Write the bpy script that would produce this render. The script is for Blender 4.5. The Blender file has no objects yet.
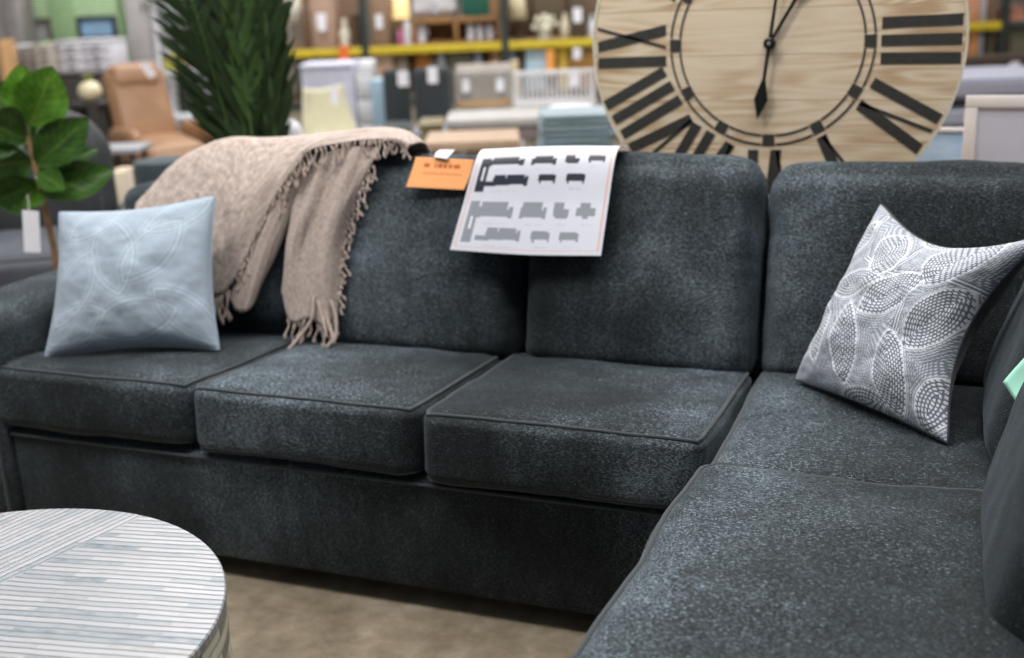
import bpy, bmesh, math, random
from mathutils import Vector, Matrix, noise
random.seed(7)
SC = bpy.context.scene
COL = SC.collection
R = math.radians
V = Vector

# ---------------------------------------------------------------- camera
YAW, PITCH, ROLL = R(-21.396), R(-16.42), R(-2.298)
CAM = V((0.4262, -2.1519, 1.4082))
FPX = 1150.0
_F = V((math.sin(YAW)*math.cos(PITCH), math.cos(YAW)*math.cos(PITCH), math.sin(PITCH)))
_r0 = V((math.cos(YAW), -math.sin(YAW), 0))
_u0 = _r0.cross(_F)
_R = _r0*math.cos(ROLL) + _u0*math.sin(ROLL)
_U = -_r0*math.sin(ROLL) + _u0*math.cos(ROLL)
FH = V((math.sin(YAW), math.cos(YAW), 0))
RH = V((math.cos(YAW), -math.sin(YAW), 0))
AISLE = -YAW            # the store's aisles run across the view: rotation of things standing in them

cam = bpy.data.cameras.new('camera')
cam.sensor_width = 36
cam.lens = FPX/1024*36
cam.dof.use_dof = True
cam.dof.focus_distance = 2.12
cam.dof.aperture_fstop = 2.1
co = bpy.data.objects.new('camera', cam)
COL.objects.link(co)
m = Matrix((( _R.x, _U.x, -_F.x, CAM.x), (_R.y, _U.y, -_F.y, CAM.y), (_R.z, _U.z, -_F.z, CAM.z), (0, 0, 0, 1)))
co.matrix_world = m
SC.camera = co

def ray(x, y):
    return _F + _R*((x-512)/FPX) + _U*((329-y)/FPX)
def at(x, y, d):                 # point seen at x, y on the upright plane d metres ahead
    r = ray(x, y)
    return CAM + r*(d/r.dot(FH))
def atY(x, y, yy):
    r = ray(x, y)
    return CAM + r*((yy-CAM.y)/r.y)
def atZ(x, y, z):
    r = ray(x, y)
    return CAM + r*((z-CAM.z)/r.z)
def on_back(x, y, off=0.0):      # point on the leaning plane of the sofa back, off metres in front
    a, b = .53-.255*.5-off, .255
    r = ray(x, y)
    return CAM + r*((a+b*CAM.z-CAM.y)/(r.y-b*r.z))

# ---------------------------------------------------------------- materials
def lin(c):
    return tuple(((v/255)/12.92 if v/255 <= .04045 else ((v/255+.055)/1.055)**2.4) for v in c)
_mats = {}
def mat(name, rgb, rough=.6, metal=0, noise_amt=.12, scale=12, bump=0, bscale=80, sheen=0, spec=.5, trans=0):
    if name in _mats: return _mats[name]
    M = bpy.data.materials.new(name); M.use_nodes = True
    nt = M.node_tree; b = nt.nodes['Principled BSDF']
    c = lin(rgb)
    b.inputs['Roughness'].default_value = rough
    b.inputs['Metallic'].default_value = metal
    b.inputs['Specular IOR Level'].default_value = spec
    b.inputs['Sheen Weight'].default_value = sheen
    b.inputs['Transmission Weight'].default_value = trans
    tc = nt.nodes.new('ShaderNodeTexCoord')
    n = nt.nodes.new('ShaderNodeTexNoise'); n.inputs['Scale'].default_value = scale; n.inputs['Detail'].default_value = 5
    nt.links.new(tc.outputs['Object'], n.inputs['Vector'])
    r = nt.nodes.new('ShaderNodeValToRGB')
    k0, k1 = 1-noise_amt, 1+noise_amt
    r.color_ramp.elements[0].position = .3; r.color_ramp.elements[1].position = .7
    r.color_ramp.elements[0].color = (c[0]*k0, c[1]*k0, c[2]*k0, 1)
    r.color_ramp.elements[1].color = (min(1, c[0]*k1), min(1, c[1]*k1), min(1, c[2]*k1), 1)
    nt.links.new(n.outputs['Fac'], r.inputs['Fac'])
    nt.links.new(r.outputs['Color'], b.inputs['Base Color'])
    if bump:
        n2 = nt.nodes.new('ShaderNodeTexNoise'); n2.inputs['Scale'].default_value = bscale; n2.inputs['Detail'].default_value = 3
        nt.links.new(tc.outputs['Object'], n2.inputs['Vector'])
        bp = nt.nodes.new('ShaderNodeBump'); bp.inputs['Strength'].default_value = bump; bp.inputs['Distance'].default_value = .004
        nt.links.new(n2.outputs['Fac'], bp.inputs['Height']); nt.links.new(bp.outputs['Normal'], b.inputs['Normal'])
    _mats[name] = M
    return M

class NT:                         # tiny node-graph helper
    def __init__(s, name):
        s.m = bpy.data.materials.new(name); s.m.use_nodes = True
        s.t = s.m.node_tree; s.b = s.t.nodes['Principled BSDF']
    def n(s, typ, **kw):
        nd = s.t.nodes.new(typ)
        for k, v in kw.items():
            if k in nd.inputs.keys() if isinstance(k, str) else False: nd.inputs[k].default_value = v
            else: setattr(nd, k, v)
        return nd
    def l(s, a, b): s.t.links.new(a, b)
    def mth(s, op, a, b=None, c=None):
        nd = s.t.nodes.new('ShaderNodeMath'); nd.operation = op
        for i, v in enumerate((a, b, c)):
            if v is None: continue
            if isinstance(v, (int, float)): nd.inputs[i].default_value = v
            else: s.l(v, nd.inputs[i])
        return nd.outputs[0]
    def mapping(s, src, scale=(1, 1, 1), rot=(0, 0, 0), loc=(0, 0, 0)):
        mp = s.t.nodes.new('ShaderNodeMapping')
        mp.inputs['Scale'].default_value = scale; mp.inputs['Rotation'].default_value = rot; mp.inputs['Location'].default_value = loc
        s.l(src, mp.inputs['Vector']); return mp.outputs[0]
    def noise(s, vec, scale, detail=4, rough=.5):
        nd = s.t.nodes.new('ShaderNodeTexNoise'); nd.inputs['Scale'].default_value = scale
        nd.inputs['Detail'].default_value = detail; nd.inputs['Roughness'].default_value = rough
        s.l(vec, nd.inputs['Vector']); return nd.outputs['Fac']
    def ramp(s, fac, stops):
        nd = s.t.nodes.new('ShaderNodeValToRGB'); e = nd.color_ramp.elements
        while len(e) < len(stops): e.new(.5)
        for i, (p, c) in enumerate(stops):
            e[i].position = p; e[i].color = (*c, 1) if len(c) == 3 else c
        s.l(fac, nd.inputs['Fac']); return nd.outputs['Color']
    def mix(s, fac, a, b, typ='MIX'):
        nd = s.t.nodes.new('ShaderNodeMix'); nd.data_type = 'RGBA'; nd.blend_type = typ
        for i, v in ((0, fac), (6, a), (7, b)):
            if isinstance(v, (int, float)): nd.inputs[i].default_value = v
            elif isinstance(v, tuple): nd.inputs[i].default_value = (*v, 1)
            else: s.l(v, nd.inputs[i])
        return nd.outputs[2]
    def bump(s, h, strength, dist):
        nd = s.t.nodes.new('ShaderNodeBump'); nd.inputs['Strength'].default_value = strength; nd.inputs['Distance'].default_value = dist
        s.l(h, nd.inputs['Height']); s.l(nd.outputs[0], s.b.inputs['Normal'])

def chenille():
    g = NT('slate_chenille'); tc = g.n('ShaderNodeTexCoord').outputs['Object']
    a = g.noise(g.mapping(tc, (130, 350, 1000)), 1, 1, .6)       # short yarn dashes running across
    b = g.noise(g.mapping(tc, (480, 250, 430)), 1, 1, .6)
    yarn = g.mth('ADD', g.mth('MULTIPLY', a, .6), g.mth('MULTIPLY', b, .4))
    yst = g.mth('MULTIPLY', g.mth('SUBTRACT', yarn, .5), 2.9)
    big = g.noise(g.mapping(tc, (5.0, 5.0, 5.0)), 1, 5, .65)       # brushed pile blotches
    streak = g.noise(g.mapping(tc, (24, 24, 4.5)), 1, 3, .6)
    pile_sheen = g.mth('ADD', g.mth('MULTIPLY', big, .72), g.mth('MULTIPLY', streak, .28))
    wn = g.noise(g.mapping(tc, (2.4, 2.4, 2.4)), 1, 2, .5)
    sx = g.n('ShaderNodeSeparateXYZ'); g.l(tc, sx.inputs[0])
    wide = g.mth('COSINE', g.mth('MULTIPLY', g.mth('ADD', sx.outputs[0], g.mth('MULTIPLY', g.mth('SUBTRACT', wn, .5), .9)), 5.7))   # light gradient painted as nap bands: chaise lighter left, darker right
    pile_sheen = g.mth('ADD', g.mth('MULTIPLY', g.mth('SUBTRACT', pile_sheen, .5), .95), g.mth('MULTIPLY', wide, .19))
    fac = g.mth('ADD', .39, g.mth('ADD', yst, pile_sheen))
    col = g.ramp(fac, [(0.0, (.0050, .0064, .0065)), (.4, (.0165, .0210, .0224)), (.7, (.062, .078, .090)), (1, (.21, .255, .295))])
    g.l(col, g.b.inputs['Base Color'])
    g.b.inputs['Roughness'].default_value = .85
    g.b.inputs['Specular IOR Level'].default_value = .2
    g.b.inputs['Sheen Weight'].default_value = .08
    g.b.inputs['Sheen Roughness'].default_value = .45
    g.b.inputs['Sheen Tint'].default_value = (.72, .86, 1, 1)
    g.bump(yarn, .35, .0012)
    return g.m
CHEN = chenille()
PIPE = mat('slate_piping', (40, 47, 51), .8, sheen=.25, noise_amt=.25, scale=300)

def floor_mat():
    g = NT('stained_concrete'); tc = g.n('ShaderNodeTexCoord').outputs['Object']
    a = g.noise(tc, 1.6, 8, .65); b = g.noise(tc, 9, 8, .7)
    f = g.mth('ADD', g.mth('MULTIPLY', a, .55), g.mth('MULTIPLY', b, .45))
    col = g.ramp(f, [(.34, lin((82, 71, 57))), (.5, lin((128, 116, 98))), (.66, lin((168, 157, 140)))])
    g.l(col, g.b.inputs['Base Color'])
    g.l(g.mth('ADD', g.mth('MULTIPLY', b, .4), .25), g.b.inputs['Roughness'])
    g.bump(b, .15, .003)
    return g.m

def knit_mat():
    g = NT('beige_woven_throw'); tc = g.n('ShaderNodeTexCoord').outputs['UV']
    w = g.noise(g.mapping(tc, (34, 34, 1)), 1, 5, .75)
    c = g.noise(g.mapping(tc, (210, 40, 1)), 1, 3, .6)
    f = g.mth('ADD', g.mth('MULTIPLY', w, .55), g.mth('MULTIPLY', c, .45))
    col = g.ramp(f, [(.32, lin((98, 84, 77))), (.5, lin((170, 153, 143))), (.68, lin((206, 192, 184)))])
    g.l(col, g.b.inputs['Base Color']); g.b.inputs['Roughness'].default_value = .9
    g.b.inputs['Sheen Weight'].default_value = .15
    g.bump(f, .7, .004)
    return g.m
KNIT = knit_mat()
TASSEL = mat('beige_yarn', (174, 157, 147), .9, noise_amt=.15, scale=200)

def attr_mat(name, stops, attr='print', rough=.85, bump=.0, sheen=.1, weave=500, spec=.3):
    g = NT(name); a = g.n('ShaderNodeAttribute'); a.attribute_name = attr
    tc = g.n('ShaderNodeTexCoord').outputs['Object']
    nz = g.noise(tc, weave, 2, .6)
    col = g.ramp(a.outputs['Fac'], stops)
    col = g.mix(.35, col, g.ramp(nz, [(.25, (.45, .45, .45)), (.75, (1, 1, 1))]), 'MULTIPLY')
    g.l(col, g.b.inputs['Base Color']); g.b.inputs['Roughness'].default_value = rough
    g.b.inputs['Sheen Weight'].default_value = sheen; g.b.inputs['Specular IOR Level'].default_value = spec
    if bump: g.bump(a.outputs['Fac'], bump, .002)
    return g.m
def colattr_mat(name, rough=.45, spec=.3):
    g = NT(name); a = g.n('ShaderNodeAttribute'); a.attribute_name = 'print'
    tc = g.n('ShaderNodeTexCoord').outputs['Object']
    nz = g.noise(tc, 30, 2, .6)
    col = g.mix(.06, a.outputs['Color'], g.ramp(nz, [(.3, (.5, .5, .5)), (.7, (1, 1, 1))]), 'MULTIPLY')
    g.l(col, g.b.inputs['Base Color']); g.b.inputs['Roughness'].default_value = rough; g.b.inputs['Specular IOR Level'].default_value = spec
    return g.m

SEAM, SEAM_OFF = 77, -.055
def shell_mat(name, side=False):
    """mother-of-pearl slats: rows of thin strips, broken into lengths."""
    g = NT(name); tc = g.n('ShaderNodeTexCoord').outputs['Object']
    RH_ = .0155
    def rows(vec):
        wob = g.noise(g.mapping(vec, (9, 9, 9)), 1, 2, .5)
        add = g.n('ShaderNodeVectorMath'); cb = g.n('ShaderNodeCombineXYZ')
        g.l(g.mth('MULTIPLY', g.mth('SUBTRACT', wob, .5), .008), cb.inputs[1]); g.l(vec, add.inputs[0]); g.l(cb.outputs[0], add.inputs[1])
        br = g.t.nodes.new('ShaderNodeTexBrick'); g.l(add.outputs[0], br.inputs['Vector'])
        br.offset = .37; br.inputs['Scale'].default_value = 1
        br.inputs['Brick Width'].default_value = .19; br.inputs['Row Height'].default_value = RH_
        br.inputs['Mortar Size'].default_value = .0005; br.inputs['Mortar Smooth'].default_value = .2; br.inputs['Bias'].default_value = 0
        br.inputs['Color1'].default_value = (0, 0, 0, 1); br.inputs['Color2'].default_value = (1, 1, 1, 1); br.inputs['Mortar'].default_value = (.5, .5, .5, 1)
        sp = g.n('ShaderNodeSeparateXYZ'); g.l(add.outputs[0], sp.inputs[0])
        fr = g.mth('ABSOLUTE', g.mth('SUBTRACT', g.mth('FRACT', g.mth('DIVIDE', sp.outputs[1], RH_)), .5))     # 0 mid strip, .5 at the joint
        gap = g.mth('MULTIPLY', g.mth('MAXIMUM', g.mth('SUBTRACT', fr, .27), 0), 4.3)
        return br.outputs['Color'], g.mth('MAXIMUM', g.mth('MULTIPLY', br.outputs['Fac'], .5), gap)
    if side:
        sep = g.n('ShaderNodeSeparateXYZ'); g.l(tc, sep.inputs[0])
        ang = g.mth('MULTIPLY', g.mth('ARCTAN2', sep.outputs[1], sep.outputs[0]), .457)
        cmb = g.n('ShaderNodeCombineXYZ'); g.l(ang, cmb.inputs[0]); g.l(sep.outputs[2], cmb.inputs[1])
        col, mor = rows(g.mapping(cmb.outputs[0], (2.2, .62, 1)))
        vec = cmb.outputs[0]
    else:
        v1 = g.mapping(tc, (1, 1, 1), (0, 0, R(-10))); v2 = g.mapping(tc, (1, 1, 1), (0, 0, R(-SEAM)))
        c1, m1 = rows(v1); c2, m2 = rows(v2)
        sep = g.n('ShaderNodeSeparateXYZ'); g.l(tc, sep.inputs[0])
        # the seam runs through the middle at 76 degrees
        sd = g.mth('SUBTRACT', g.mth('MULTIPLY', sep.outputs[0], math.sin(R(SEAM))), g.mth('MULTIPLY', sep.outputs[1], math.cos(R(SEAM))))
        k = g.mth('GREATER_THAN', sd, SEAM_OFF)
        col = g.mix(k, c2, c1); mor = g.mth('ADD', g.mth('MULTIPLY', k, m1), g.mth('MULTIPLY', g.mth('SUBTRACT', 1, k), m2))
        vec = tc
    n1 = g.noise(g.mapping(vec, (30, 60, 30)), 1, 3, .6)
    f = g.mth('ADD', g.mth('MULTIPLY', col, .6), g.mth('MULTIPLY', n1, .4))
    if side:
        stops = [(.15, lin((66, 84, 86))), (.3, lin((120, 122, 108))), (.42, lin((196, 196, 178))), (.75, lin((214, 214, 200))), (.9, lin((160, 146, 122)))]
    else:
        stops = [(.12, lin((92, 108, 118))), (.24, lin((138, 144, 149))), (.4, lin((152, 153, 157))), (.7, lin((166, 165, 169))), (.9, lin((142, 139, 134)))]
    c = g.ramp(f, stops)
    c = g.mix(mor, c, lin((104, 106, 107)) if not side else lin((150, 148, 132)))
    g.l(c, g.b.inputs['Base Color'])
    g.b.inputs['Roughness'].default_value = .28; g.b.inputs['Specular IOR Level'].default_value = .5
    h = g.mth('SUBTRACT', g.mth('MULTIPLY', col, .5), mor)
    g.bump(h, .5, .0015)
    return g.m

def wood_face_mat():
    g = NT('pale_pine_planks'); tc = g.n('ShaderNodeTexCoord').outputs['Object']   # x across, z up
    sep = g.n('ShaderNodeSeparateXYZ'); g.l(tc, sep.inputs[0])
    plank = g.mth('FLOOR', g.mth('MULTIPLY', g.mth('ADD', sep.outputs[2], .031), 8.2))
    wn = g.n('ShaderNodeTexWhiteNoise'); wn.noise_dimensions = '1D'; g.l(plank, wn.inputs['W'])
    cmb = g.n('ShaderNodeCombineXYZ'); g.l(g.mth('MULTIPLY', wn.outputs['Value'], 7), cmb.inputs[0]); g.l(g.mth('MULTIPLY', wn.outputs['Value'], 3), cmb.inputs[1])
    add = g.n('ShaderNodeVectorMath'); g.l(tc, add.inputs[0]); g.l(cmb.outputs[0], add.inputs[1])
    low = g.noise(g.mapping(add.outputs[0], (1.2, 1, 8)), 1, 2, .5)
    rings = g.mth('FRACT', g.mth('MULTIPLY', low, 12))
    ringl = g.mth('MULTIPLY', g.mth('SUBTRACT', 1, rings), g.mth('POWER', rings, 1.5))
    fine = g.noise(g.mapping(add.outputs[0], (6, 1, 160)), 1, 4, .6)
    msk = g.mth('MULTIPLY', g.mth('MAXIMUM', g.mth('SUBTRACT', g.noise(g.mapping(add.outputs[0], (1.6, 1, 3.2), (0, 0, 0), (4.2, 0, 1.1)), 1, 1, .5), .36), 0), 12.0)
    f = g.mth('ADD', g.mth('MULTIPLY', ringl, g.mth('ADD', .5, g.mth('MINIMUM', msk, 1.9))), g.mth('MULTIPLY', fine, .5))
    col = g.ramp(f, [(.2, lin((220, 202, 177))), (.42, lin((211, 190, 163))), (.62, lin((192, 164, 133))), (.85, lin((164, 128, 97)))])
    edge = g.mth('FRACT', g.mth('MULTIPLY', g.mth('ADD', sep.outputs[2], .031), 8.2))
    seam = g.mth('LESS_THAN', edge, .018)
    col = g.mix(seam, col, lin((170, 145, 116)))
    g.l(col, g.b.inputs['Base Color']); g.b.inputs['Roughness'].default_value = .55; g.b.inputs['Specular IOR Level'].default_value = .25
    return g.m

# ---------------------------------------------------------------- object helpers
def obj(name, bm, m, parent=None, smooth=True, sharp=40, mods=None):
    me = bpy.data.meshes.new(name)
    bmesh.ops.recalc_face_normals(bm, faces=bm.faces)
    bm.to_mesh(me); bm.free()
    o = bpy.data.objects.new(name, me)
    COL.objects.link(o)
    for mm in (m if isinstance(m, (list, tuple)) else [m]): me.materials.append(mm)
    if smooth:
        me.shade_smooth()
        me.set_sharp_from_angle(angle=R(sharp))
    if parent is not None: o.parent = parent
    return o
def tag(o, label, cat, group=None, kind=None):
    o['label'] = label; o['category'] = cat
    if group: o['group'] = group
    if kind: o['kind'] = kind
    return o
def thing(name, label, cat, loc=(0, 0, 0), rz=0, group=None):
    o = bpy.data.objects.new(name, None); COL.objects.link(o)
    o.empty_display_size = .05
    o.location = loc; o.rotation_euler = (0, 0, rz)
    return tag(o, label, cat, group)
def copy_tree(o, parent=None):
    c = o.copy(); COL.objects.link(c)
    if parent is not None: c.parent = parent
    for ch in [x for x in list(COL.objects) if x.parent == o]: copy_tree(ch, c)
    return c
def structure(o): o['kind'] = 'structure'; return o

def new(): return bmesh.new()
def box(bm, lo, hi, bev=0.0, seg=2, M=None):
    c = [(a+b)/2 for a, b in zip(lo, hi)]; s = [abs(b-a) for a, b in zip(lo, hi)]
    g = bmesh.ops.create_cube(bm, size=1)
    vs = g['verts']
    bmesh.ops.scale(bm, vec=s, verts=vs); bmesh.ops.translate(bm, vec=c, verts=vs)
    if bev > 0:
        es = list({e for v in vs for e in v.link_edges})
        rr = bmesh.ops.bevel(bm, geom=es, offset=bev, segments=seg, profile=.5, affect='EDGES')
        vs = list({v for f in rr['faces'] for v in f.verts} | {v for v in vs if v.is_valid})
    if M is not None: bmesh.ops.transform(bm, matrix=M, verts=[v for v in vs if v.is_valid])
    return vs
def tube(bm, pts, rad, sides=8, closed=False, cap=True):
    pts = [V(p) for p in pts]; n = len(pts)
    rads = rad if isinstance(rad, (list, tuple)) else [rad]*n
    tang = []
    for i in range(n):
        a = pts[(i-1) % n] if (closed or i > 0) else pts[i]
        b = pts[(i+1) % n] if (closed or i < n-1) else pts[i]
        t = b-a
        tang.append(t.normalized() if t.length > 1e-9 else V((0, 0, 1)))
    up = V((0, 0, 1)) if abs(tang[0].z) < .9 else V((1, 0, 0))
    nrm = (up - tang[0]*up.dot(tang[0])).normalized()
    rings = []
    for i in range(n):
        nrm = (nrm - tang[i]*nrm.dot(tang[i]))
        nrm = nrm.normalized() if nrm.length > 1e-6 else tang[i].orthogonal().normalized()
        bi = tang[i].cross(nrm)
        rings.append([bm.verts.new(pts[i] + (nrm*math.cos(2*math.pi*k/sides) + bi*math.sin(2*math.pi*k/sides))*rads[i]) for k in range(sides)])
    for i in range(n if closed else n-1):
        a, b = rings[i], rings[(i+1) % n]
        for k in range(sides):
            bm.faces.new((a[k], a[(k+1) % sides], b[(k+1) % sides], b[k]))
    if cap and not closed:
        bm.faces.new(list(reversed(rings[0]))); bm.faces.new(rings[-1])
def lathe(bm, prof, n=28, M=None, cap=True):
    rings = []
    for (r, z) in prof:
        rings.append([bm.verts.new((r*math.cos(2*math.pi*k/n), r*math.sin(2*math.pi*k/n), z)) for k in range(n)])
    for a, b in zip(rings, rings[1:]):
        for k in range(n): bm.faces.new((a[k], a[(k+1) % n], b[(k+1) % n], b[k]))
    if cap:
        bm.faces.new(list(reversed(rings[0]))); bm.faces.new(rings[-1])
    if M is not None: bmesh.ops.transform(bm, matrix=M, verts=[v for r in rings for v in r])
def prism(bm, poly, y0, y1, M=None):       # poly in x,z, thickness along y
    a = [bm.verts.new((x, y0, z)) for x, z in poly]; b = [bm.verts.new((x, y1, z)) for x, z in poly]
    n = len(poly)
    bm.faces.new(a); bm.faces.new(list(reversed(b)))
    for i in range(n): bm.faces.new((a[i], b[i], b[(i+1) % n], a[(i+1) % n]))
    if M is not None: bmesh.ops.transform(bm, matrix=M, verts=a+b)
def gridmesh(bm, fn, nu, nv, uv=False):
    vs = [[bm.verts.new(fn(i/nu, j/nv)) for i in range(nu+1)] for j in range(nv+1)]
    lay = bm.loops.layers.uv.new('UVMap') if uv else None
    for j in range(nv):
        for i in range(nu):
            f = bm.faces.new((vs[j][i], vs[j][i+1], vs[j+1][i+1], vs[j+1][i]))
            if lay:
                for lp, (a, b) in zip(f.loops, ((i, j), (i+1, j), (i+1, j+1), (i, j+1))): lp[lay].uv = (a/nu, b/nv)
    return vs
def cat(P, t):                              # Catmull-Rom through points, t in 0..1
    n = len(P)-1; x = min(max(t, 0), 1)*n; i = min(int(x), n-1); f = x-i
    p1, p2 = P[i], P[i+1]; p0 = P[i-1] if i > 0 else p1*2-p2; p3 = P[i+2] if i+2 <= n else p2*2-p1
    return (p1*2 + (p2-p0)*f + (p0*2-p1*5+p2*4-p3)*f*f + (p1*3-p0-p2*3+p3)*f*f*f)*.5

def cushion(name, parent, size, M, m, rad=(.06, .06, .035), crown=(0, 0), wr=.004, seed=0, n=22, k=6, pipes=(), piper=.0042, pm=None, extra=None):
    """soft rounded box in local axes x width, y depth (front = -y), z height; crown = (top puff, front puff);
    pipes = edge loops carrying piping, each (axis, sign)."""
    s = V(size)*.5; r = V(rad)
    def coords(sv, rv):
        inner = sv-rv
        a = [-inner + 2*inner*i/n for i in range(n+1)]
        e = [inner + rv*math.tan(R(45)*i/k) for i in range(1, k+1)]
        return [-x for x in reversed(e)] + a + e
    cs = [coords(s[i], r[i]) for i in range(3)]
    def f(P, lift=0):
        c = V([max(-(s[i]-r[i]), min(s[i]-r[i], P[i])) for i in range(3)])
        q = V([(P[i]-c[i])/r[i] for i in range(3)])
        nn = q.normalized() if q.length > 1e-9 else V((0, 0, 1))
        p = c + V([r[i]*nn[i] for i in range(3)])
        u = V([P[i]/s[i] for i in range(3)])
        bx, by, bz = (max(0, 1-u[i]**2) for i in range(3))
        p.z += crown[0]*(bx*by)**.55*max(0, u.z)
        p.y -= crown[1]*(bx*bz)**.55*max(0, -u.y)
        if extra: p = extra(p, u)
        if wr:
            w = noise.noise((p+V((seed*3.1, seed*1.7, 0)))*5.5)*wr + noise.noise((p+V((0, seed*2.3, seed)))*15)*wr*.35
            p += nn*w
        return M @ (p + nn*lift)
    bm = new(); cache = {}
    def vert(P):
        key = (round(P[0], 5), round(P[1], 5), round(P[2], 5))
        if key not in cache: cache[key] = bm.verts.new(f(V(P)))
        return cache[key]
    for ax in range(3):
        a, b = [(1, 2), (2, 0), (0, 1)][ax]
        for sg in (-1, 1):
            for i in range(len(cs[a])-1):
                for j in range(len(cs[b])-1):
                    q = []
                    for (ii, jj) in ((i, j), (i+1, j), (i+1, j+1), (i, j+1)):
                        P = [0, 0, 0]; P[ax] = sg*s[ax]; P[a] = cs[a][ii]; P[b] = cs[b][jj]
                        q.append(vert(P))
                    if len(set(q)) == 4: bm.faces.new(q if sg > 0 else q[::-1])
    o = obj(name, bm, m, parent, sharp=180)
    for (ax, sg) in pipes:
        a, b = [(1, 2), (2, 0), (0, 1)][ax]
        loop = [(x, -s[b]) for x in cs[a][:-1]] + [(s[a], y) for y in cs[b][:-1]] + [(x, s[b]) for x in cs[a][:0:-1]] + [(-s[a], y) for y in cs[b][:0:-1]]
        pts = []
        for (x, y) in loop:
            P = [0, 0, 0]; P[ax] = sg*s[ax]; P[a] = x; P[b] = y
            pts.append(f(V(P), piper*.55))
        pb = new(); tube(pb, pts, piper, 8, closed=True)
        obj('piping', pb, pm or PIPE, o)
    return o

T = Matrix.Translation
def RotX(a): return Matrix.Rotation(R(a), 4, 'X')
def RotY(a): return Matrix.Rotation(R(a), 4, 'Y')
def RotZ(a): return Matrix.Rotation(R(a), 4, 'Z')

exec_parts = []

# ================================================================ SETTING
bm = new(); gridmesh(bm, lambda u, v: V((-16+u*26, -5+v*24, 0)), 4, 4)
structure(obj('floor', bm, floor_mat(), smooth=False))
WALLM = mat('grey_warehouse_wall', (112, 104, 94), .9, noise_amt=.2, scale=.8)
bm = new(); box(bm, (-14, 0, 0), (14, .2, 5.5))
w = structure(obj('wall_back', bm, WALLM, smooth=False)); w.location = FH*15 + V((CAM.x, CAM.y, 0)); w.rotation_euler = (0, 0, AISLE)

# ================================================================ SECTIONAL SOFA
sofa = thing('sectional_sofa', 'L-shaped dark slate chenille sectional sofa with chaise and loose back cushions', 'sofa', (0, 0, 0))
LEAN = math.degrees(math.atan(.255))
def seat(x0, x1, y0, y1, z0, z1, seed, **kw):
    return cushion('seat_cushion', sofa, (x1-x0, y1-y0, z1-z0), T(((x0+x1)/2, (y0+y1)/2, (z0+z1)/2)) @ RotX(kw.get('tilt', -4.4)), CHEN,
                   rad=kw.get('rad', (.05, .05, .028)), crown=kw.get('crown', (.010, .012)), wr=kw.get('wr', .007), seed=seed,
                   pipes=((2, 1), (2, -1)), n=26)
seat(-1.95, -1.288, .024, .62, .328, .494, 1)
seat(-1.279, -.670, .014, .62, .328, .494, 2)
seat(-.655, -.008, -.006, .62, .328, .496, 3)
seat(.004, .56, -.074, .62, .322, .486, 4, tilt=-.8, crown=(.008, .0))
def chaise_wave(p, u):
    if u.x < 0: p.x += (.045*p.y-.020+.004*math.sin(p.y*11))*min(1, -u.x*2)
    return p
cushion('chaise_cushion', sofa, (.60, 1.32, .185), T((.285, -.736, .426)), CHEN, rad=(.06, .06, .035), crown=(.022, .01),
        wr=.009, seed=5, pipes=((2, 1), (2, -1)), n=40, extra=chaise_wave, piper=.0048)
def gathers(p, u):
    k = max(0, (abs(u.x)-.70)/.30)
    p.y -= .0075*k*noise.noise(V((p.x*4, 1.7+u.x, p.z*34)))*(1 if u.y < 0 else 0)
    return p
def back(x0, x1, h, seed, rad=(.06, .08, .065), yb=.540, **kw):
    a = R(LEAN); up = V((0, math.sin(a), math.cos(a))); bk = V((0, math.cos(a), -math.sin(a)))
    c = V(((x0+x1)/2, yb, .445)) + up*(h/2) + bk*.10
    return cushion('back_cushion', sofa, (x1-x0, .20, h), T(c) @ RotX(-LEAN), CHEN, rad=rad, crown=(.022, .03), wr=.008, seed=seed,
                   pipes=((1, 1), ), n=34, extra=gathers, **kw)
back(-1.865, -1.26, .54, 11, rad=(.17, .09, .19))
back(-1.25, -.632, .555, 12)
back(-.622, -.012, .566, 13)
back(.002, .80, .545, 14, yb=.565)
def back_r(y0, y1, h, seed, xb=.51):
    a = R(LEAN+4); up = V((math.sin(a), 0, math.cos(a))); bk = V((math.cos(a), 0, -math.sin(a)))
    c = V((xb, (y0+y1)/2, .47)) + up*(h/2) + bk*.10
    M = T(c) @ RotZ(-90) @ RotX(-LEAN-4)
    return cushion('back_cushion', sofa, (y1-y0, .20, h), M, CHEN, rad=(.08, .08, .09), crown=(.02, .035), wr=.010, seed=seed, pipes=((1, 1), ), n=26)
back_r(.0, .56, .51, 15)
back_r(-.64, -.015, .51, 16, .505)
# frame
bm = new()
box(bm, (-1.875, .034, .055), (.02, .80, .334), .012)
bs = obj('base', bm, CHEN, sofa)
bm = new(); tube(bm, [(-1.87, .031, .328), (0, .031, .328)], .004); obj('piping', bm, PIPE, bs)
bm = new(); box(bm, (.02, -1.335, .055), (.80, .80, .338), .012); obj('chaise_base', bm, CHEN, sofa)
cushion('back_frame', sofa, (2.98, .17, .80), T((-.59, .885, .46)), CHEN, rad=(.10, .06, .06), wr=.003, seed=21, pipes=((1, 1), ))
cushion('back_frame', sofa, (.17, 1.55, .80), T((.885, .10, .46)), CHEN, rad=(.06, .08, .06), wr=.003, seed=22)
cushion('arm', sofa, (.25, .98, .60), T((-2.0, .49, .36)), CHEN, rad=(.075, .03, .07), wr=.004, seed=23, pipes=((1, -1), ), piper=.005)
LEGM = mat('dark_leg', (28, 24, 22), .5)
for (x, y) in ((-2.05, .10), (-.9, .45), (.06, -1.25), (.72, -1.25), (-2.05, .86), (.86, .86)):
    bm = new(); box(bm, (x-.035, y-.035, 0), (x+.035, y+.035, .07), .004); obj('leg', bm, LEGM, sofa)

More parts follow.
